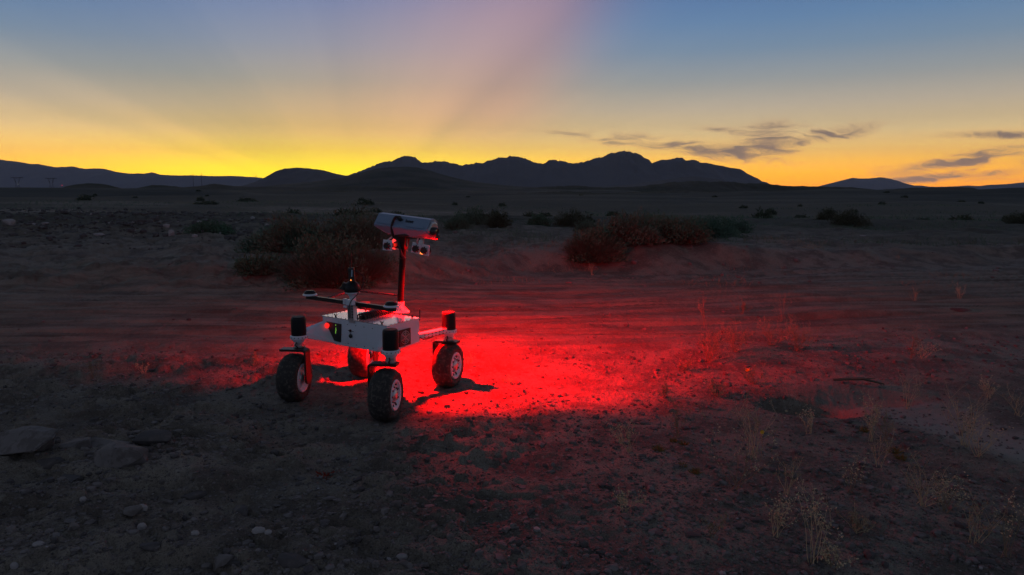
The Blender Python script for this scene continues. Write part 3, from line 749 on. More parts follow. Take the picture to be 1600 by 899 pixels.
# head bracket: funnel-shaped dark mount with a plate under the head
bk = mb()
bk.hull([mtop+hax*s*w+hu*q*d_+UP*z for (w, d_, z) in ((.024, .024, -.03), (.026, .026, .02), (.046, .042, .085), (.050, .046, .105)) for s in (-1, 1) for q in (-1, 1)])
bk.build('head_bracket', M['metal'], rover, bevel=.004)
mb().hull([hp(s, u_, -.078+dz) for s in (-.09, .07) for u_ in (-.05, .02) for dz in (0, -.008)]+[hp(.12, -.02, -.080)]).tube([hp(-.05, .03, -.070), hp(.03, .045, -.062), hp(.065, .040, -.060)], [.012, .012, .005], 8).build('mount_plate', M['metal'], rover)
mb().tube([mtop+hax*.036-UP*.0, mtop+hax*.034+UP*.03, mtop+hax*.038+UP*.07], .005, 8).tube([mtop+hax*.034-UP*.03, mtop+hax*.040-UP*.035], .006, 8).build('bracket_bolts', M['steel'], rover)
# flood lamps
def lamp_panel(c, tilt, yaw, lit=False, sz=.036):
    rt = Matrix.Rotation(R(yaw), 3, 'Z') @ Matrix.Rotation(R(tilt), 3, 'Y')
    xx = rt @ V(1, 0, 0); zz = rt @ V(0, 0, 1); nn = rt @ V(0, -1, 0); c = Vector(c)
    P = mb().prism([c+xx*s*sz+zz*t_*sz*1.08 for s, t_ in ((-1, -1), (1, -1), (1, 1), (-1, 1))], -nn*.010, nn*.002).build('lamp_panel', M['white'], rover, bevel=.0015)
    d = mb().lathe([(.020, 0), (.0235, .006), (.0235, .024), (.019, .027), (.015, .022), (0, .021)], c+nn*.002-zz*.003, nn, 12)
    for k in range(8):
        t_ = 2*math.pi*k/8; dd = xx*math.cos(t_)+zz*math.sin(t_); d.tube([c+dd*.022+nn*.006-zz*.003, c+dd*.0265+nn*.012-zz*.003], .005, 6)
    d.build('lamp_socket', M['black'], P)
    if lit: mb().hull([c+xx*a_+zz*b_+nn*o for a_, b_ in ((-.034, -.034), (-.014, -.034), (-.020, -.012), (-.033, -.010)) for o in (.003, .007)]).build('warning_light', M['orange_led'], P)
lamp_panel((-.925, 5.13, 1.092), 5, -12)
lamp_panel((-.868, 5.20, 1.093), 5, -18)
lamp_panel((-.712, 5.13, 1.070), 12, -16)
lamp_panel((-.646, 5.11, 1.058), 8, -30, True)
lb = mb().tube([V(-.93, 5.145, 1.125), V(-.90, 5.16, 1.15), hp(-.11, -.02, -.076)], .006, 8).tube([V(-.868, 5.21, 1.12), hp(-.07, -.03, -.076)], .006, 8)
lb.prism([V(-.706, 5.14, 1.09), V(-.662, 5.12, 1.085), V(-.650, 5.13, 1.165), V(-.672, 5.14, 1.168)], V(0, 0, 0), V(.004, .012, 0))
lb.tube([V(-.703, 5.12, 1.10), V(-.700, 5.10, 1.13), V(-.690, 5.10, 1.15), V(-.676, 5.12, 1.15)], .005, 8)
lb.build('lamp_bracket', M['alu'], rover)
mb().lathe([(0, .018), (.007, .016), (.008, 0)], V(-.684, 5.115, 1.140), V(0, -1, .2), 12).build('bracket_bolt', M['metal'], rover)

# antenna post, crossbar, dome and radio
pb = fp(.322, .585, .012); pt = fp(.326, .765, .012)
post = mb(); w2 = fx*.030
post.prism([pb-w2, pb+w2, pb+w2+UP*.10, pt+fx*.022, pt-fx*.022, pb-w2+UP*.10], -fn*.030, -fn*.026)
for s in (-1, 1): post.prism([pb+w2*s, pb+w2*s+UP*.11, pb+w2*s*.98+UP*.11, pb+w2*s*.98], -fn*.030, fn*.004)
post.prism([pb-w2-UP*.02, pb+w2-UP*.02, pb+w2+UP*.012, pb-w2+UP*.012], -fn*.008, -fn*.005)
po = post.build('antenna_post', M['alu'], rover)
for s in (-1, 1):
    for k in range(5):
        mb().lathe([(0, .001), (.0055, .001), (.006, 0)], pb+fx*s*.015+UP*(.015+.02*k)-fn*.0255, fn, 8).build('post_hole', M['black'], po)
bc = pb+UP*.112
bl = V(-1.548, 5.162, .700); br = V(-.790, 4.601, .700); bd = (br-bl).normalized(); bn = V(bd.y, -bd.x, 0)
mb().prism([bl+UP*.014, bl-UP*.014, br-UP*.014, br+UP*.014], -bn*.012, bn*.012).build('antenna_bar', M['metal'], rover, bevel=.003)
blk = mb().box(bc+UP*.018, (.05, .05, .04), Matrix.Rotation(math.atan2(fx.y, fx.x), 3, 'Z'))
for s in (-1, 1): blk.box(bc+fx*s*.038+UP*.022+fn*.014, (.020, .030, .040), Matrix.Rotation(math.atan2(fx.y, fx.x), 3, 'Z'))
blk.box(bc-fx*.040-UP*.016+fn*.01, (.034, .02, .014), Matrix.Rotation(math.atan2(fx.y, fx.x), 3, 'Z'))
blk.build('bar_clamp', M['white'], rover, bevel=.003)
for p in (bl+bd*.035, br-bd*.035):
    a_ = mb().lathe([(0, 0), (.052, .0), (.054, .006), (.047, .014), (0, .015)], p+UP*.014, UP, 24).build('antenna_puck', M['white'], rover, sharp=50)
    mb().lathe([(.044, 0), (.042, .012), (.030, .022), (0, .024)], p+UP*.0285, UP, 20).build('puck_cover', M['cap'], a_, sharp=50)
tp_ = pb+fx*.012+UP*.20-fn*.01
mb().lathe([(.022, -.062), (.022, -.030), (.036, -.010), (.052, -.004), (.053, .004), (0, .005)], tp_, UP, 24).build('dome_flange', M['white'], rover, sharp=50)
dm = mb().lathe([(.055, .005), (.057, .022), (.053, .045), (.040, .066), (.026, .078), (0, .082)], tp_, UP, 28).build('black_dome', M['cap'], rover)
mb().box(tp_+V(-.058, -.01, .045), (.030, .03, .055), Matrix.Rotation(R(32), 3, 'Y')).build('receiver_box', M['black'], rover, bevel=.003)
rb = tp_+V(.0, -.004, .125)
rd = mb().box(rb, (.042, .026, .100), Matrix.Rotation(R(-3), 3, 'Y')).build('radio_unit', M['black'], rover, bevel=.004)
mb().box(rb+V(.004, -.0135, .012), (.010, .002, .048), Matrix.Rotation(R(4), 3, 'Y')).build('status_strip', M['blue_label'], rd)
mb().lathe([(0, .003), (.004, .002), (.004, 0)], rb+V(-.004, -.0130, -.036), V(0, -1, 0), 10).build('status_light', M['orange_led'], rd)
mb().tube([rb+V(-.006, 0, .048), rb+V(-.004, 0, .085), rb+V(.002, 0, .155)], [.0045, .0035, .002], 8).build('whip_antenna', M['black'], rd)
mb().tube(spline([rb+V(.02, 0, .03), rb+V(.055, -.005, .015), rb+V(.088, -.01, -.02), rb+V(.078, -.02, -.075), rb+V(.045, -.045, -.13), rb+V(.005, -.06, -.175), rb+V(-.012, -.05, -.21)]), .0035, 8).build('radio_cable', M['cable'], rover)
ap = V(-1.245, 5.40, .715)
mb().tube([bl.lerp(br, .20)+UP*.0, ap], .0085, 8).tube([ap, V(-.842, 5.176, .705)], .0085, 8).lathe([(.014, -.012), (.014, .012)], ap, UP, 12).build('brace_rod', M['cable'], rover)
# stub antenna behind the right rear corner
mb().tube([V(-.700, 4.94, .556), V(-.678, 4.955, .556), V(-.674, 4.957, .562), V(-.672, 4.958, .640)], .0042, 8).build('stub_antenna', M['black'], rover)

# ------------------------------------------------------------------ the rover's red lamps, plus added fill lights for spill
for k, (q, yw) in enumerate((((-.925, 5.13, 1.092), -12), ((-.868, 5.20, 1.093), -18), ((-.712, 5.13, 1.070), -16), ((-.646, 5.11, 1.058), -30))):
    nn = Matrix.Rotation(R(yw), 3, 'Z') @ V(0, 1, 0); q = V(*q)
    H_ = mb().lathe([(0, 0), (.030, 0), (.033, .006), (.033, .024), (.029, .026), (.028, .020), (0, .020)], q+nn*.0105, nn, 20).build('lamp_housing', M['metal'], rover, sharp=50)
    mb().lathe([(0, .004), (.014, .003), (.026, 0)], q+nn*.032, nn, 20).build('red_lamp', M['red_led'], H_)
def red_light(name, typ, loc, power, **kw):
    d = bpy.data.lights.new(name, typ); d.energy = power; d.color = (1, 0, 0)
    for k, v in kw.items(): setattr(d, k, v)
    o = bpy.data.objects.new(name, d); COL.objects.link(o); o.location = Vector(loc)-ORG; o.parent = rover
    return o
def aim(o, d): o.rotation_euler = Vector(d).to_track_quat('-Z', 'Y').to_euler()
LAMP = V(-.685, 5.205, 1.005)
l1 = red_light('red_lamp_light', 'SPOT', LAMP, 900, spot_size=R(134), spot_blend=.50, shadow_soft_size=.022)
aim(l1, V(.24, .46, -.85))
l2 = red_light('red_spill_fill', 'POINT', LAMP, 3, shadow_soft_size=.022)  # added weak fill, reddens the head underside and lamp panels
l3 = red_light('red_side_fill', 'SPOT', LAMP+V(.012, -.006, 0), 64, spot_size=R(172), spot_blend=.25, shadow_soft_size=.022)  # added fill, no lamp of its own: dim red wedge in right foreground
aim(l3, V(1, .04, -.26))
l4 = red_light('red_wide_fill', 'SPOT', LAMP+V(.004, .006, 0), 210, spot_size=R(170), spot_blend=.35, shadow_soft_size=.022)  # added fill, spreads faint red beyond the main lamp's cone
aim(l4, V(.10, .72, -.68))

# ------------------------------------------------------------------ plants
def rotm(ax, t): return Matrix.Rotation(t, 3, ax)
def blades(n, base_r, length, spread, width, seed, lean=(0, 0), flat=1.0, curl=.35, lo=.6, seg=2):
    """thin curved blades rising out of a patch: returns (verts, tri faces)"""
    g = np.random.default_rng(seed)
    a = g.uniform(0, 2*np.pi, n); r = base_r*np.sqrt(g.uniform(0, 1, n))
    bx = r*np.cos(a); by = r*np.sin(a)*flat
    tilt = spread*(r/base_r)*.75+g.normal(0, .22, n)*spread
    ta = a+g.normal(0, .5, n); L = length*g.uniform(lo, 1, n)
    dx = np.sin(tilt)*np.cos(ta)+lean[0]; dy = np.sin(tilt)*np.sin(ta)+lean[1]; dz = np.cos(tilt)
    p0 = np.stack([bx, by, np.zeros(n)], 1); d = np.stack([dx, dy, dz], 1); d /= np.linalg.norm(d, axis=1)[:, None]
    side = np.stack([g.normal(size=n), g.normal(size=n), g.normal(size=n)*.3], 1); side = np.cross(d, side); side /= np.linalg.norm(side, axis=1)[:, None]
    cdir = g.normal(size=(n, 3))*curl; cdir[:, 2] -= curl*.6
    W = width*g.uniform(.6, 1.3, n)
    p1 = p0+d*(L*.55)[:, None]+cdir*(L*.12)[:, None]; p2 = p0+d*L[:, None]+cdir*(L*.42)[:, None]
    v = np.stack([p0-side*W[:, None]/2, p0+side*W[:, None]/2, p1-side*W[:, None]*.4, p1+side*W[:, None]*.4, p2], 1).reshape(-1, 3)
    k = np.arange(n)[:, None]*5
    f = np.concatenate([k+[0, 1, 3], k+[0, 3, 2], k+[2, 3, 4]], 0)
    return v, f
def tufts(n, rx, ry, h, size, seed, shell=.55, low=.0, lump=1.0):
    """leafy sprigs spread through a dome with an uneven outline"""
    g = np.random.default_rng(seed)
    a = g.uniform(0, 2*np.pi, n); e = np.arcsin(g.uniform(low, 1, n)); rr = g.uniform(shell**3, 1, n)**(1/3)
    bump = 1+lump*(.40*vnoise(a*1.9+seed, e*2.6, seed)*2+.16*vnoise(a*6, e*7+seed, seed+3)*2)
    x = rx*rr*np.cos(e)*np.cos(a)*bump; y = ry*rr*np.cos(e)*np.sin(a)*bump; z = h*rr*np.sin(e)*bump
    p = np.stack([x, y, z+.02], 1)
    out = np.stack([x/rx, y/ry, z/h+.5], 1); out /= np.linalg.norm(out, axis=1)[:, None]
    d = out+g.normal(size=(n, 3))*.55; d /= np.linalg.norm(d, axis=1)[:, None]
    side = np.cross(d, g.normal(size=(n, 3))); side /= np.linalg.norm(side, axis=1)[:, None]
    s = size*g.uniform(.5, 1.4, n)[:, None]
    v = np.stack([p-side*s*.10, p+side*s*.10, p+d*s, p+d*s*.55+side*s*.26], 1).reshape(-1, 3)
    k = np.arange(n)[:, None]*4
    f = np.concatenate([k+[0, 1, 2], k+[1, 3, 2]], 0)
    return v, f
def bush(loc, rx, ry, h, seed, leaf, label, cat='bush', group=None, nb=2600, nt=9000, lean=(0, 0), twigs=True, size=.055, bw=.006, name='desert_bush', spread=1.0):
    x, y = loc; z = gh(x, y)-.03
    root = empty(name, (x, y, z)); tag(root, label, cat, group)
    if twigs:
        v, f = blades(nb, rx*.62, h*1.08, spread, bw, seed, lean, ry/rx)
        fast_mesh('twigs', v, f, False, M['twig'], root)
    v, f = tufts(nt, rx, ry, h, size, seed+1)
    v[:, 0] += lean[0]*v[:, 2]; v[:, 1] += lean[1]*v[:, 2]
    fast_mesh('foliage_or_seeds', v, f, False, leaf, root)
    return root
def gp(px, py, z=0.0):
    """a world point of the ground below a line of sight, used once to lay out the plot"""
    for _ in range(6):
        u0, v0 = uv(px, py); yy = (z-1.5)/v0; z = gh(u0*yy, yy)
    return u0*yy, yy
def at(px, Y):
    return (px-800)/1080*(Y*.99+.15)

bush((at(522, 10.4), 10.5), .88, .62, .62, 101, M['leaf_brown'], 'big dry brown brush directly behind the rover mast, its foot lit red', nb=9000, nt=15000, lean=(-.08, 0), size=.05, spread=.9)
bush((at(470, 11.9), 11.9), .62, .50, .55, 111, M['leaf_green'], 'low grey green saltbush left of the big brown brush behind the rover', nb=1500, nt=9000)
bush((at(430, 13.4), 13.4), .60, .50, .50, 121, M['leaf_green'], 'small green saltbush at the left end of the cluster behind the rover', nb=1200, nt=6000)
bush((at(555, 12.4), 12.4), .72, .60, .72, 131, M['leaf_green'], 'grey green saltbush rising just behind the big brown brush', nb=1800, nt=9000)
bush((at(408, 10.9), 10.9), .42, .34, .26, 141, M['leaf_brown'], 'low scrubby tuft at the bank left of the big brown brush', nb=1400, nt=2400)
bush((at(926, 13.3), 13.3), .50, .45, .60, 151, M['leaf_brown'], 'rounded brown brush at the left end of the mound right of the mast', nb=4200, nt=7500, lean=(.18, 0))
bush((at(978, 14.0), 14.0), .66, .52, .52, 161, M['leaf_green'], 'grey green saltbush on the mound beside the rounded brown brush', nb=2200, nt=9000)
bush((at(1045, 14.5), 14.5), .95, .60, .46, 171, M['leaf_brown'], 'wide spreading brown brush along the right half of the mound', nb=3600, nt=9000)
bush((at(1025, 16.4), 16.4), .55, .45, .60, 181, M['leaf_brown'], 'pale domed brush peeping over the middle of the mound', nb=1800, nt=5000)
bush((at(1095, 18.5), 18.5), .90, .60, .50, 191, M['leaf_green'], 'long green brush behind the right end of the mound', nb=1500, nt=7000)
bush((at(1140, 21.0), 21.0), .60, .50, .42, 201, M['leaf_green'], 'small green bush tapering off right of the mound', nb=800, nt=4000)
bush((at(1327, 25.5), 25.5), .62, .55, .52, 211, M['leaf_dark'], 'dark green domed bush alone on the right flat, nearer of two', nb=900, nt=5000)
bush((at(1296, 30.5), 30.5), .50, .45, .50, 221, M['leaf_dark'], 'small dark bush on the right flat behind the domed green one', nb=500, nt=3000)
bush((at(1597, 27.0), 27.0), .60, .50, .45, 231, M['leaf_dark'], 'dark bush cut by the right edge of the view', nb=500, nt=3000)
bush((at(735, 24.0), 24.0), .62, .50, .50, 241, M['leaf_green'], 'faint green bush right of the camera head, leftmost of its row', nb=500, nt=3500)
bush((at(778, 23.0), 23.0), .36, .34, .52, 251, M['leaf_dark'], 'narrow dark bush second in the row right of the camera head', nb=500, nt=3500)
bush((at(752, 25.6), 25.6), .40, .36, .44, 256, M['leaf_dark'], 'dark bush tucked behind the first two of the row by the camera head', nb=300, nt=2500)
bush((at(716, 22.0), 22.0), .42, .34, .38, 257, M['leaf_green'], 'low green bush nearest to the camera head of the rover', nb=300, nt=2500)
bush((at(842, 25.0), 25.0), .40, .40, .46, 261, M['leaf_brown'], 'brownish bush third in the row right of the camera head', nb=500, nt=3000)
bush((at(893, 25.0), 25.0), .62, .50, .50, 271, M['leaf_dark'], 'round dark green bush fourth in the row, above the rounded brown brush', nb=500, nt=4000)
bush((at(918, 22.0), 22.0), .45, .40, .34, 276, M['leaf_green'], 'low green bush just above the rounded brown brush', nb=300, nt=2500)
bush((at(330, 17.5), 17.5), .55, .4, .30, 281, M['leaf_brown'], 'low brown scrub at the right foot of the rubble field', nb=600, nt=2500)
# far scrub, nothing in the photo tells these apart
g = np.random.default_rng(5)
fv, ff = tufts(420, .6, .5, .5, .16, 300)
proto = None
for k in range(80):
    Yd = float(np.exp(g.uniform(math.log(26), math.log(150)))); px = g.uniform(-150, 1750)
    if Yd < 60 and 0 < px < 420: continue
    x, y = at(px, Yd), Yd; s = g.uniform(.35, 1.0)
    if proto is None: o = proto = fast_mesh('desert_scrub', fv, ff, False, M['leaf_dark'])
    else: o = proto.copy(); COL.objects.link(o)
    o.location = (x, y, gh(x, y)-.04); o.scale = (s*g.uniform(.8, 1.7), s, s*g.uniform(.6, 1.1)); o.rotation_euler = (0, 0, g.uniform(0, 6.28))
    tag(o, 'small dark scrub bush on the distant desert flat', 'bush', 'small scrub bushes scattered over the distant flat')

# dry weeds of the foreground: forked thin stems with seed heads
def weed_geo(h, seed, kind='stem', n=5, spread=.5, curve=0.0, rad=.0016, heads=1.0):
    g = random.Random(seed); S = MB(); L = MB()
    def twig(p, d, ln, r, lev):
        pts = [p]; q = p.copy(); dd = d.copy()
        for i in range(5):
            dd = (dd+V(g.gauss(0, .12), g.gauss(0, .12), g.gauss(0, .05)+(.05 if lev else 0))).normalized()
            q = q+dd*ln/5; pts.append(q.copy())
            if lev < 2 and i > 0 and g.random() < .75:
                sd = (dd+V(g.gauss(0, .6), g.gauss(0, .6), g.uniform(0, .5))).normalized()
                twig(q, sd, ln*g.uniform(.25, .5), r*.6, lev+1)
        S.tube(pts, [r*(1-.13*i) for i in range(len(pts))], 4, cap=False)
        for i in range(int((3 if lev else 5)*heads)):
            c = pts[-1-g.randrange(3)]+V(g.gauss(0, .006), g.gauss(0, .006), g.gauss(0, .006)); z = g.uniform(.002, .0052)
            ax = V(g.gauss(0, 1), g.gauss(0, 1), g.gauss(0, 1)).normalized(); bx = ax.orthogonal().normalized()
            a_ = [L.bm.verts.new(c+ax*z*1.6), L.bm.verts.new(c+bx*z*.7), L.bm.verts.new(c-ax*z*1.2), L.bm.verts.new(c-bx*z*.7)]
            L.bm.faces.new(a_)
    for k in range(n):
        a = g.uniform(0, 6.28); t = g.uniform(.1, 1)*spread
        twig(V(g.gauss(0, .01), g.gauss(0, .01), 0), V(math.sin(t)*math.cos(a), math.sin(t)*math.sin(a), math.cos(t)), h*g.uniform(.6, 1), rad, 0)
    return S, L
def weed(px, py, h, seed, label, stem='straw', leaf='straw_dark', n=5, spread=.5, rad=.0017, heads=.8, name='dry_weed', cat='weed', group=None, xy=None):
    x, y = xy if xy else gp(px, py)
    r = empty(name, (x, y, gh(x, y)-.004)); tag(r, label, cat, group)
    S, L = weed_geo(h, seed, n=n, spread=spread, rad=rad, heads=heads)
    S.build('stems', M[stem], r, sharp=180); L.build('foliage_or_seeds', M[leaf], r)  # the second piece holds the weed's seed heads
    return r
wl = [
 (1150, 765, .34, 5, .55, 'tall forked straw weed with bowed stems in the middle of the right foreground'),
 (1178, 715, .30, 7, .22, 'upright bundle of dry stems beside the yellow flower'),
 (985, 706, .17, 5, .8, 'small V shaped dry weed in the centre foreground'),
 (1057, 683, .22, 6, .45, 'pale branching weed with an ochre tuft at its foot'),
 (1270, 880, .30, 5, .35, 'curly pale weed at the bottom edge, right of centre'),
 (1228, 772, .19, 4, .3, 'thin pale weed between the tall forked weed and the curly one'),
 (1330, 770, .16, 3, .5, 'sparse twig with a broken stem on the right foreground gravel'),
 (1372, 730, .18, 4, .35, 'short seedy weed left of the pale channel'),
 (1360, 690, .24, 6, .45, 'bushy dry weed hanging at the right end of the dark hollow'),
 (1385, 692, .20, 5, .4, 'thin pale weed one step right of the dark hollow'),
 (1265, 678, .14, 4, .35, 'short pink stalks standing at the front lip of the dark hollow'),
 (1440, 790, .20, 9, .7, 'leaning grassy clump on the left edge of the pale channel'),
 (1475, 800, .17, 7, .7, 'low spiky clump just right of the leaning grassy clump'),
 (1505, 700, .30, 9, .5, 'dense yellowish weed on the bank at the far right'),
 (1530, 715, .24, 7, .7, 'ragged dry weed close beside the dense yellowish one'),
 (1425, 560, .22, 6, .35, 'upright brown weed at the right end of the red glow'),
 (1440, 560, .14, 8, .9, 'low round brown tuft beside the upright brown weed'),
 (1420, 640, .26, 5, .3, 'tall faint weed behind the right bank of the channel'),
 (1570, 870, .26, 5, .4, 'tall weed in the bottom right corner'),
 (1525, 850, .18, 5, .6, 'drooping weed left of the corner weed'),
 (975, 800, .10, 4, 1.0, 'tiny flat weed on bare soil below the V shaped weed'),
 (1112, 838, .12, 4, 1.1, 'sprawling reddish twig on the bare soil, lower centre right'),
 (1210, 838, .13, 6, .4, 'small reddish tuft left of the curly pale weed'),
 (1335, 830, .09, 9, 1.0, 'low reddish cushion weed right of the curly pale weed'),
 (1300, 885, .08, 7, .9, 'tiny weed at the bottom edge beside the curly pale weed'),
 (1590, 650, .18, 6, .7, 'tangled weed at the right edge above the pale channel'),
 (1545, 620, .14, 6, .8, 'small grey weed on the right bank behind the dense yellowish one'),
 (1220, 500, .34, 3, .25, 'tall thin stalk behind the red lit scrub'),
 (1500, 470, .20, 5, .8, 'distant brown weed on the wheel tracks near the right edge'),
 (1430, 470, .16, 5, .9, 'distant low weed on the wheel tracks right of the glow'),
 (733, 578, .12, 5, .6, 'small red lit weed right of the rear right wheel'),
 (925, 430, .18, 6, .9, 'pale tuft of dry grass at the foot of the bank behind the glow'),
 (795, 600, .06, 4, .8, 'tiny red lit weed in the brightest part of the glow'),
 (145, 580, .14, 3, .3, 'lone thin stalk at the left edge of the tracks'),
 (225, 574, .10, 4, .6, 'small straw tuft on the left part of the tracks'),
 (397, 572, .10, 5, .8, 'small bent tuft left of the front left wheel'),
]
for k, (px, py, h, n, sp_, lb_) in enumerate(wl):
    weed(px, py, h, 400+k, lb_, 'straw' if k % 3 else 'straw_dark', 'straw_dark' if k % 2 else 'straw', n=n+2, spread=sp_)
# red lit scrub patches (each a clump one can tell apart)
rl = [(1108, 560, .26, 26, 1.15, 'largest clump of dry scrub in the red glow, nearest the rover'),
      (1150, 550, .24, 22, 1.1, 'dry scrub clump joined to the right of the largest one'),
      (1205, 540, .22, 16, 1.1, 'sparse dry scrub clump in the middle of the red lit patch'),
      (1245, 548, .24, 22, 1.0, 'pinkish dry scrub clump at the right end of the red lit patch'),
      (1100, 512, .30, 5, .35, 'tall leaning stalk above the largest scrub clump'),
      (1160, 490, .16, 12, 1.1, 'faint scrub clump behind the red lit patch'),
      (1070, 580, .10, 12, 1.1, 'low dark tuft in front of the largest scrub clump'),
      (1180, 600, .13, 12, 1.1, 'low scrub tuft at the near edge of the red lit patch'),
      (1120, 618, .10, 12, 1.2, 'flat scrub tuft where the red glow ends'),
      (1035, 622, .10, 8, .9, 'small dark leafy tuft on the edge of the red glow')]
for k, (px, py, h, n, sp_, lb_) in enumerate(rl):
    weed(px, py, h, 500+k, lb_, 'straw_dark', 'straw_dark', n=n, spread=sp_, rad=.0016, heads=1.5, name='dry_scrub', cat='scrub')
# ochre tufts and the flower
for k, (px, py, s, lb_) in enumerate([(1028, 705, .055, 'small ochre tuft right of the V shaped weed'), (1052, 690, .03, 'low ochre cushion at the foot of the pale branching weed'), (1068, 695, .035, 'rounder ochre cushion beside the low ochre one'),
        (1067, 729, .03, 'tiny yellow tuft below the ochre cushions'), (1085, 740, .045, 'orange brown tuft beside the tiny yellow tuft'), (1398, 708, .06, 'brown orange tuft at the head of the pale channel'), (1408, 718, .045, 'second brown orange tuft, lower down the channel'), (1350, 675, .05, 'rust brown tuft right of the dark hollow')]):
    x, y = gp(px, py); v, f = blades(70, .018, s, .9, .004, 600+k)
    o = fast_mesh('grass_tuft', v, f, False, M['ochre']); o.location = (x, y, gh(x, y)-.003); tag(o, lb_, 'grass tuft')
x, y = gp(1188, 722)
fl = empty('wild_flower', (x, y, gh(x, y))); tag(fl, 'single yellow flower on a thin stalk beside the upright stem bundle', 'flower')
MB().tube([V(0, 0, 0), V(.006, 0, .08), V(0, 0, .17)], .0015, 5).build('stalk', M['straw_dark'], fl)
pt_ = MB()
for k in range(7):
    a = k*2*math.pi/7; d_ = V(math.cos(a), -.35, math.sin(a)).normalized(); e_ = V(-math.sin(a), 0, math.cos(a))
    pt_.hull([V(0, 0, .17)+d_*.002, V(0, 0, .17)+d_*.009+e_*.004, V(0, 0, .17)+d_*.009-e_*.004, V(0, 0, .17)+d_*.014, V(0, .002, .17)+d_*.008])
pt_.lathe([(0, .005), (.004, .003), (.005, 0)], V(0, -.002, .17), V(0, -1, 0), 8)
pt_.build('blossom', M['flower'], fl)
x, y = gp(1168, 580); v, f = blades(40, .012, .035, .8, .006, 640); o = fast_mesh('grass_tuft', v, f, False, M['flower']); o.location = (x, y, gh(x, y)); tag(o, 'tiny bright tuft glowing orange in the red lit patch', 'grass tuft')

# ------------------------------------------------------------------ stones
def rock_mesh(name, loc, dims, seed, mat, rz=0, label=None, cat='rock', rough=.16, flat=0, subdiv=3, sink=.3, group=None):
    g = random.Random(seed); off = V(g.uniform(-50, 50), g.uniform(-50, 50), g.uniform(-50, 50)); bm = bmesh.new()
    if mat is M['stone_pale'] and max(dims) < .04:
        bmesh.ops.create_icosphere(bm, subdivisions=2, radius=1)
    else:
        for _ in range(15):
            q = V(g.gauss(0, 1), g.gauss(0, 1), g.gauss(0, 1)).normalized(); q = V(q.x, q.y, max(-.8, min(.8, q.z*1.3)))*g.uniform(.85, 1.08); bm.verts.new(q)
        r_ = bmesh.ops.convex_hull(bm, input=bm.verts[:])
        bmesh.ops.delete(bm, geom=[e for e in r_['geom_interior'] if isinstance(e, bmesh.types.BMVert)], context='VERTS')
        bmesh.ops.bevel(bm, geom=bm.edges[:], offset=.045, segments=2, affect='EDGES', clamp_overlap=True)
        bmesh.ops.triangulate(bm, faces=bm.faces[:])
        for _ in range(2): bmesh.ops.subdivide_edges(bm, edges=[e for e in bm.edges if e.calc_length() > .16], cuts=1, use_grid_fill=True)
        bmesh.ops.triangulate(bm, faces=bm.faces[:])
    for v in bm.verts: v.co *= 1+rough*mnoise.fractal(v.co*2.6+off, 1, 2, 5)*.45
    for v in bm.verts: v.co = V(v.co.x*dims[0], v.co.y*dims[1], v.co.z*dims[2])
    for f in bm.faces: f.smooth = True
    for e in bm.edges:
        if len(e.link_faces) == 2 and e.calc_face_angle(0) > R(20): e.smooth = False
    me = bpy.data.meshes.new(name); bm.to_mesh(me); bm.free(); me.materials.append(mat)
    o = bpy.data.objects.new(name, me); COL.objects.link(o)
    x, y = loc; o.location = (x, y, gh(x, y)+dims[2]*(1-2*sink)); o.rotation_euler = (0, 0, R(rz))
    if label: tag(o, label, cat, group)
    return o
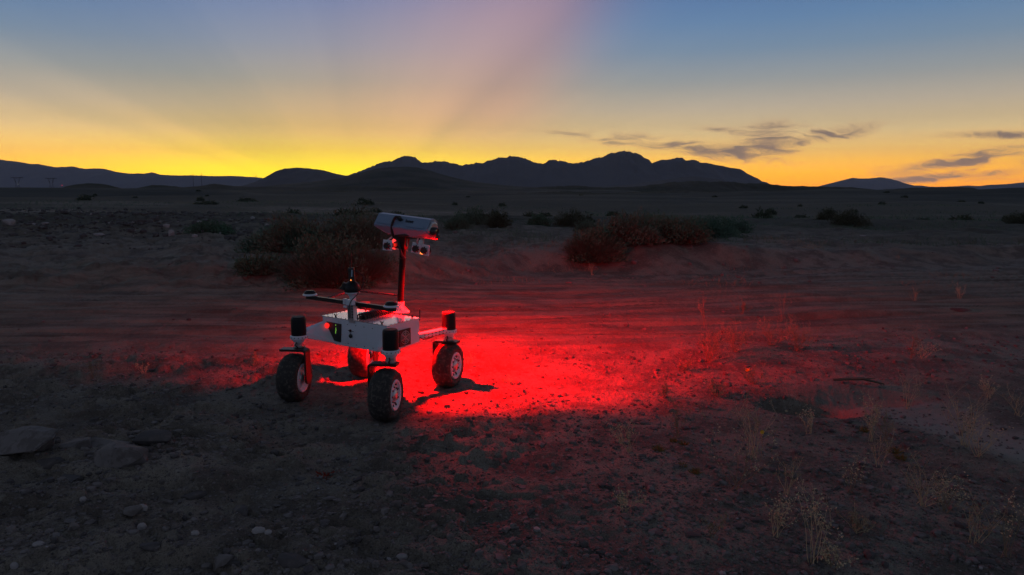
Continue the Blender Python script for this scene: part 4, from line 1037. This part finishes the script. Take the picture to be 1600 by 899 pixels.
rk = [
 (45, 702, (.24, .12, .085), 'stone', -8, 'long angular slab at the left edge, leftmost of the rock group'),
 (125, 698, (.11, .07, .035), 'stone', 10, 'small flat pale rock right of the long angular slab'),
 (180, 690, (.22, .11, .075), 'stone', -4, 'long dark ledge rock with a reddish top edge'),
 (238, 692, (.13, .08, .05), 'stone_dark', 5, 'low dark rock at the right end of the ledge rock'),
 (190, 724, (.16, .09, .085), 'stone', 14, 'smooth wedge shaped boulder below the ledge rock'),
 (213, 632, (.055, .04, .022), 'stone_dark', 0, 'small dark flat stone alone behind the rock group'),
 (372, 815, (.058, .05, .055), 'stone_dark', 20, 'dark block shaped stone in the left foreground'),
 (404, 832, (.030, .022, .016), 'stone_pale', 0, 'pale pebble at the right foot of the dark block stone'),
 (419, 834, (.016, .014, .011), 'stone_pale', 0, 'smaller pale pebble next to the first pale pebble'),
 (208, 806, (.050, .035, .035), 'stone', 30, 'blue grey stone left of the dark block stone'),
 (222, 798, (.026, .02, .022), 'stone_pale', 0, 'pale lump leaning on the blue grey stone'),
 (222, 826, (.020, .016, .018), 'stone_pale', 0, 'pale pebble below the blue grey stone'),
 (130, 782, (.016, .014, .014), 'stone_pale', 0, 'lone white pebble below the rock group'),
 (305, 836, (.018, .014, .014), 'stone_pale', 0, 'pale pebble between the blue grey stone and the dark block'),
 (60, 852, (.024, .018, .010), 'stone_pale', 0, 'flat pale chip near the bottom left corner'),
 (22, 880, (.016, .013, .016), 'stone_pale', 0, 'upright pale pebble at the bottom left corner'),
 (235, 858, (.060, .03, .020), 'stone_dark', 12, 'thin dark shard at the bottom left'),
 (617, 682, (.020, .016, .014), 'stone', 0, 'small stone in front of the nearest wheel'),
 (632, 625, (.022, .02, .015), 'stone_dark', 0, 'small dark stone beside the nearest wheel'),
 (628, 868, (.026, .018, .014), 'stone_pale', 0, 'pale pebble at the bottom centre'),
 (662, 888, (.034, .022, .016), 'stone', 0, 'grey stone right of the bottom centre pebble'),
 (515, 778, (.035, .02, .012), 'stone', 20, 'arched flat chip in the centre left foreground'),
 (280, 660, (.035, .03, .018), 'stone_dark', 0, 'small dark stone right of the lone flat stone'),
 (365, 642, (.04, .03, .02), 'stone_dark', 0, 'dark stone left of the front left wheel track'),
 (75, 716, (.10, .06, .03), 'stone_dark', 20, 'low dark shard under the long angular slab'),
 (150, 668, (.05, .035, .03), 'stone_dark', -15, 'small angular stone just behind the ledge rock'),
 (110, 745, (.09, .05, .022), 'stone_dark', -20, 'thin slab of dark rock in front of the rock group'),
 (300, 762, (.07, .045, .022), 'stone_dark', 35, 'flat dark rock right of the wedge shaped boulder'),
 (455, 880, (.07, .04, .026), 'stone_dark', -10, 'dark broken slab at the bottom edge left of centre'),
 (350, 880, (.05, .035, .024), 'stone', 25, 'grey broken stone at the bottom edge left of the dark slab'),
 (15, 360, (.20, .15, .16), 'stone_pale', 0, 'pale boulder on the rubble at the left edge'),
 (267, 355, (.10, .08, .12), 'stone_pale', 0, 'small pale upright stone on the right half of the rubble'),
 (155, 372, (.16, .12, .07), 'stone_pale', 0, 'flat pale rock in the middle of the rubble'),
 (1500, 487, (.16, .05, .03), 'stone_dark', -4, 'thin dark driftwood like stone on the tracks at right'),
 (1347, 370, (.12, .05, .02), 'stone_pale', 6, 'white scrap of stone on the far right flat'),
]
for k, (px, py, dm_, mt, rz, lb_) in enumerate(rk):
    x, y = gp(px, py); rock_mesh('rock' if max(dm_) > .04 else 'pebble', (x, y), dm_, 700+k, M[mt], rz, lb_, 'rock' if max(dm_) > .04 else 'pebble', sink=.28)
# reddish litter and the dead branch by the hollow
x, y = gp(510, 745); v, f = blades(60, .05, .035, 1.4, .012, 777, lo=.3); o = fast_mesh('dead_leaves', v, f, False, leafmat('rust_leaf', (.22, .035, .025), (.30, .06, .04))); o.location = (x, y, gh(x, y)); tag(o, 'patch of rust red dead leaves on the centre left soil', 'leaf litter')
x, y = 2.58, 5.03
br_ = MB(); z = gh(x, y)+.02
br_.tube([V(x-.16, y+.03, z+.02), V(x-.05, y, z+.035), V(x+.06, y+.02, z+.03), V(x+.2, y-.02, z)], [.008, .012, .012, .005], 7)
br_.tube([V(x-.05, y, z+.035), V(x+.02, y-.05, z+.05), V(x+.1, y-.07, z+.06)], [.008, .006, .003], 6)
o = br_.build('dead_branch', M['twig']); tag(o, 'dark dead branch lying over the right end of the hollow', 'branch')

# loose gravel and the rubble field
ICO = None
def scatter(name, n, place, size, seed, mat, label, flatz=.6, cat=None):
    g = np.random.default_rng(seed)
    bm = bmesh.new(); bmesh.ops.create_icosphere(bm, subdivisions=1, radius=1)
    bv = np.array([v.co[:] for v in bm.verts]); bf = np.array([[v.index for v in f.verts] for f in bm.faces]); bm.free()
    x, y = place(g, n); s = size(g, n, x, y)
    z = ground_h(x, y)
    k = len(bv)
    sc3 = np.stack([s*g.uniform(.7, 1.5, n), s*g.uniform(.6, 1.2, n), s*g.uniform(.35, 1, n)*flatz/.6], 1)
    jit = 1+g.normal(0, .16, (n, k)); a = g.uniform(0, 6.28, n); ca, sa = np.cos(a), np.sin(a)
    v = bv[None]*jit[..., None]; v = np.clip(v, -g.uniform(.55, .95, (n, 1, 3)), g.uniform(.55, .95, (n, 1, 3)))*sc3[:, None, :]
    vx = v[..., 0]*ca[:, None]-v[..., 1]*sa[:, None]; vy = v[..., 0]*sa[:, None]+v[..., 1]*ca[:, None]
    vv = np.stack([vx+x[:, None], vy+y[:, None], v[..., 2]+(z+sc3[:, 2]*.25)[:, None]], -1).reshape(-1, 3)
    f = (bf[None]+(np.arange(n)*k)[:, None, None]).reshape(-1, 3)
    o = fast_mesh(name, vv, f, False, mat); tag(o, label, cat, None, 'stuff'); return o
def near_place(g, n):
    d = np.exp(g.uniform(math.log(2.0), math.log(9.5), n)); a = g.uniform(R(-44), R(44), n)
    x = d*np.sin(a); y = d*np.cos(a)
    s = y-curve_c(x); keep = ~((s > 6.3) & (g.uniform(size=n) < .85))
    dens = vnoise(x*1.4, y*1.4, 88)+.5; keep &= g.uniform(size=n) < (.25+.9*dens)*np.where(x < .3, 1, .75)
    x = np.where(keep, x, 500+x); y = np.where(keep, y, 500+y)
    return x[keep], y[keep]
def wrap(pl):
    def f(g, n):
        x, y = pl(g, n)
        while len(x) < n:
            x2, y2 = pl(g, n); x = np.concatenate([x, x2]); y = np.concatenate([y, y2])
        return x[:n], y[:n]
    return f
sz = lambda lo, p: (lambda g, n, x, y: np.minimum(lo*(1+g.pareto(p, n)), lo*6))
scatter('gravel', 30000, wrap(near_place), sz(.0040, 2.2), 31, M['stone'], 'loose gravel and grit strewn over the near soil')
scatter('gravel', 9000, wrap(near_place), sz(.0045, 2.2), 32, M['stone_dark'], 'darker chips mixed into the loose gravel')
scatter('gravel', 500, wrap(near_place), sz(.0032, 2.6), 33, M['stone_pale'], 'few pale chips shining in the loose gravel')
def rub_place(g, n):
    y = np.exp(g.uniform(math.log(14), math.log(50), n)); px = g.uniform(-500, 395+60*g.uniform(size=n), n)
    x = (px-800)/1080*y
    keep = g.uniform(size=n) < np.clip(1.3*(vnoise(x*.35, y*.35, 99)+.6), 0, 1)*np.where(y < 17, .25, 1)
    return x[keep], y[keep]
scatter('rubble', 8500, wrap(rub_place), lambda g, n, x, y: .032*(1+g.pareto(2.2, n)).clip(0, 5)*(y/26)**.4, 41, M['stone_dark'], 'field of dark broken rubble on the left plain')
scatter('rubble', 420, wrap(rub_place), lambda g, n, x, y: .024*(1+g.pareto(2.2, n)).clip(0, 4), 42, M['stone_pale'], 'paler broken stones among the dark rubble')
def bank_place(g, n):
    x = g.uniform(-6, 12, n); y = g.uniform(9, 22, n); s = y-curve_c(x)
    keep = (s > 10.5) & (g.uniform(size=n) < .5+vnoise(x, y, 12)); return x[keep], y[keep]
scatter('gravel', 2500, wrap(bank_place), sz(.010, 2.5), 43, M['stone'], 'scattered stones on the bank behind the wheel tracks')
# thin dry grass on the bank and on the right foreground, uncountable
def grass(name, n, place, h, w, seed, mat, label):
    g = np.random.default_rng(seed); x, y = place(g, n); n = len(x); z = ground_h(x, y)
    d = g.normal(size=(n, 3))*.45; d[:, 2] = 1; L = h*g.uniform(.3, 1.2, n)[:, None]; sd = np.cross(d, g.normal(size=(n, 3))); sd /= np.linalg.norm(sd, axis=1)[:, None]
    p = np.stack([x, y, z-.002], 1); v = np.stack([p-sd*w, p+sd*w, p+d*L+g.normal(size=(n, 3))*L*.2], 1).reshape(-1, 3)
    o = fast_mesh(name, v, np.arange(n*3).reshape(-1, 3), False, mat); tag(o, label, None, None, 'stuff')
def clumpy(x0, x1, y0, y1, thr, sc_, sd_):
    def f(g, n):
        x = g.uniform(x0, x1, n*3); y = g.uniform(y0, y1, n*3); k = vnoise(x*sc_, y*sc_, sd_)+.35*vnoise(x*sc_*5, y*sc_*5, sd_+1) > thr
        return x[k][:n], y[k][:n]
    return f
grass('dry_grass', 5000, clumpy(-5, 9, 10.8, 19, .20, .9, 5), .09, .0035, 51, M['straw_dark'], 'thin dry grass along the bank behind the tracks')
grass('dry_grass', 1600, clumpy(.3, 3.4, 2.2, 5.2, .28, 1.5, 6), .028, .0012, 52, M['straw_dark'], 'fine dead grass on the right foreground soil')
grass('dry_grass', 5000, clumpy(-6, 16, 14, 26, .12, .35, 9), .16, .006, 54, M['leaf_green'], 'low green ground scrub between the bushes behind the tracks')
grass('dry_grass', 9000, clumpy(-40, 60, 24, 70, .10, .12, 8), .18, .014, 53, M['leaf_brown'], 'dry grass over the middle distance flat')

# ------------------------------------------------------------------ pylons far away on the left
def beam(mb_, a, b, w): mb_.tube([a, b], w, 4)
def pylon(px, D, h, label):
    u0, v0 = uv(px, 297); x = u0*D
    r = empty('power_pylon', (x, D, 0)); tag(r, label, 'pylon')
    m = MB(); w = h*.016
    for s in (-1, 1):
        beam(m, V(s*h*.20, 0, 0), V(s*h*.10, 0, h*.55), w); beam(m, V(s*h*.10, 0, h*.55), V(s*h*.26, 0, h), w); beam(m, V(s*h*.10, 0, h*.55), V(s*h*.16, 0, h), w*.7)
        beam(m, V(s*h*.20, 0, 0), V(-s*h*.12, 0, h*.42), w*.6)
    m.build('tower_frame', M['metal'], r)
    c = MB(); beam(c, V(-h*.48, 0, h), V(h*.48, 0, h), w*1.1); beam(c, V(-h*.48, 0, h), V(0, 0, h*.93), w*.6); beam(c, V(h*.48, 0, h), V(0, 0, h*.93), w*.6)
    for s in (-.45, 0, .45): beam(c, V(s*h, 0, h), V(s*h, 0, h*.90), w*.5)
    c.build('crossarm', M['metal'], r)
    return r
pylon(28, 2200, 40, 'left power pylon with a light on it, under the blue range')
pylon(81, 2200, 38, 'right power pylon beside a bright white light')
def farlight(px, py, D, mat, label, rad):
    u0, v0 = uv(px, py); z = 1.5+D*v0
    r = empty('signal_light', (u0*D, D, 0)); tag(r, label, 'light')
    MB().tube([V(0, 0, 0), V(0, 0, max(z-rad, 1))], .25, 6).build('pole', M['metal'], r)
    MB().lathe([(0, -rad), (rad, -rad*.5), (rad, rad*.5), (0, rad)], V(0, 0, z), UP, 12).build('lamp', mat, r)
M['far_red'] = glow('far_red_light', (1, .06, .14), 3); M['far_white'] = glow('far_white_light', (.8, .85, .8), 2.4)
farlight(97, 290.0, 1900, M['far_red'], 'small red light right of the pylons', .8)
farlight(85, 293.8, 1900, M['far_white'], 'small white light at the foot of the right pylon', .8)
farlight(28.5, 288, 2150, M['far_white'], 'faint light halfway up the left pylon', .5)
for k, (px, D) in enumerate(((303, 3400), (316, 3400), (401, 3600))):
    u0, v0 = uv(px, 297); r = empty('radio_mast', (u0*D, D, 0)); h = 1.5+D*uv(px, 271 if k < 2 else 273)[1]
    tag(r, ['thin radio mast on the left horizon, left of a pair', 'thin radio mast on the left horizon, right of a pair', 'lone thin radio mast beside the flat topped hill'][k], 'mast')
    MB().tube([V(0, 0, 0), V(0, 0, h)], [1.4, .8], 6).build('pole', M['metal'], r)
    MB().tube([V(-5, 0, h*.9), V(5, 0, h*.9)], .7, 4).build('crossarm', M['metal'], r)
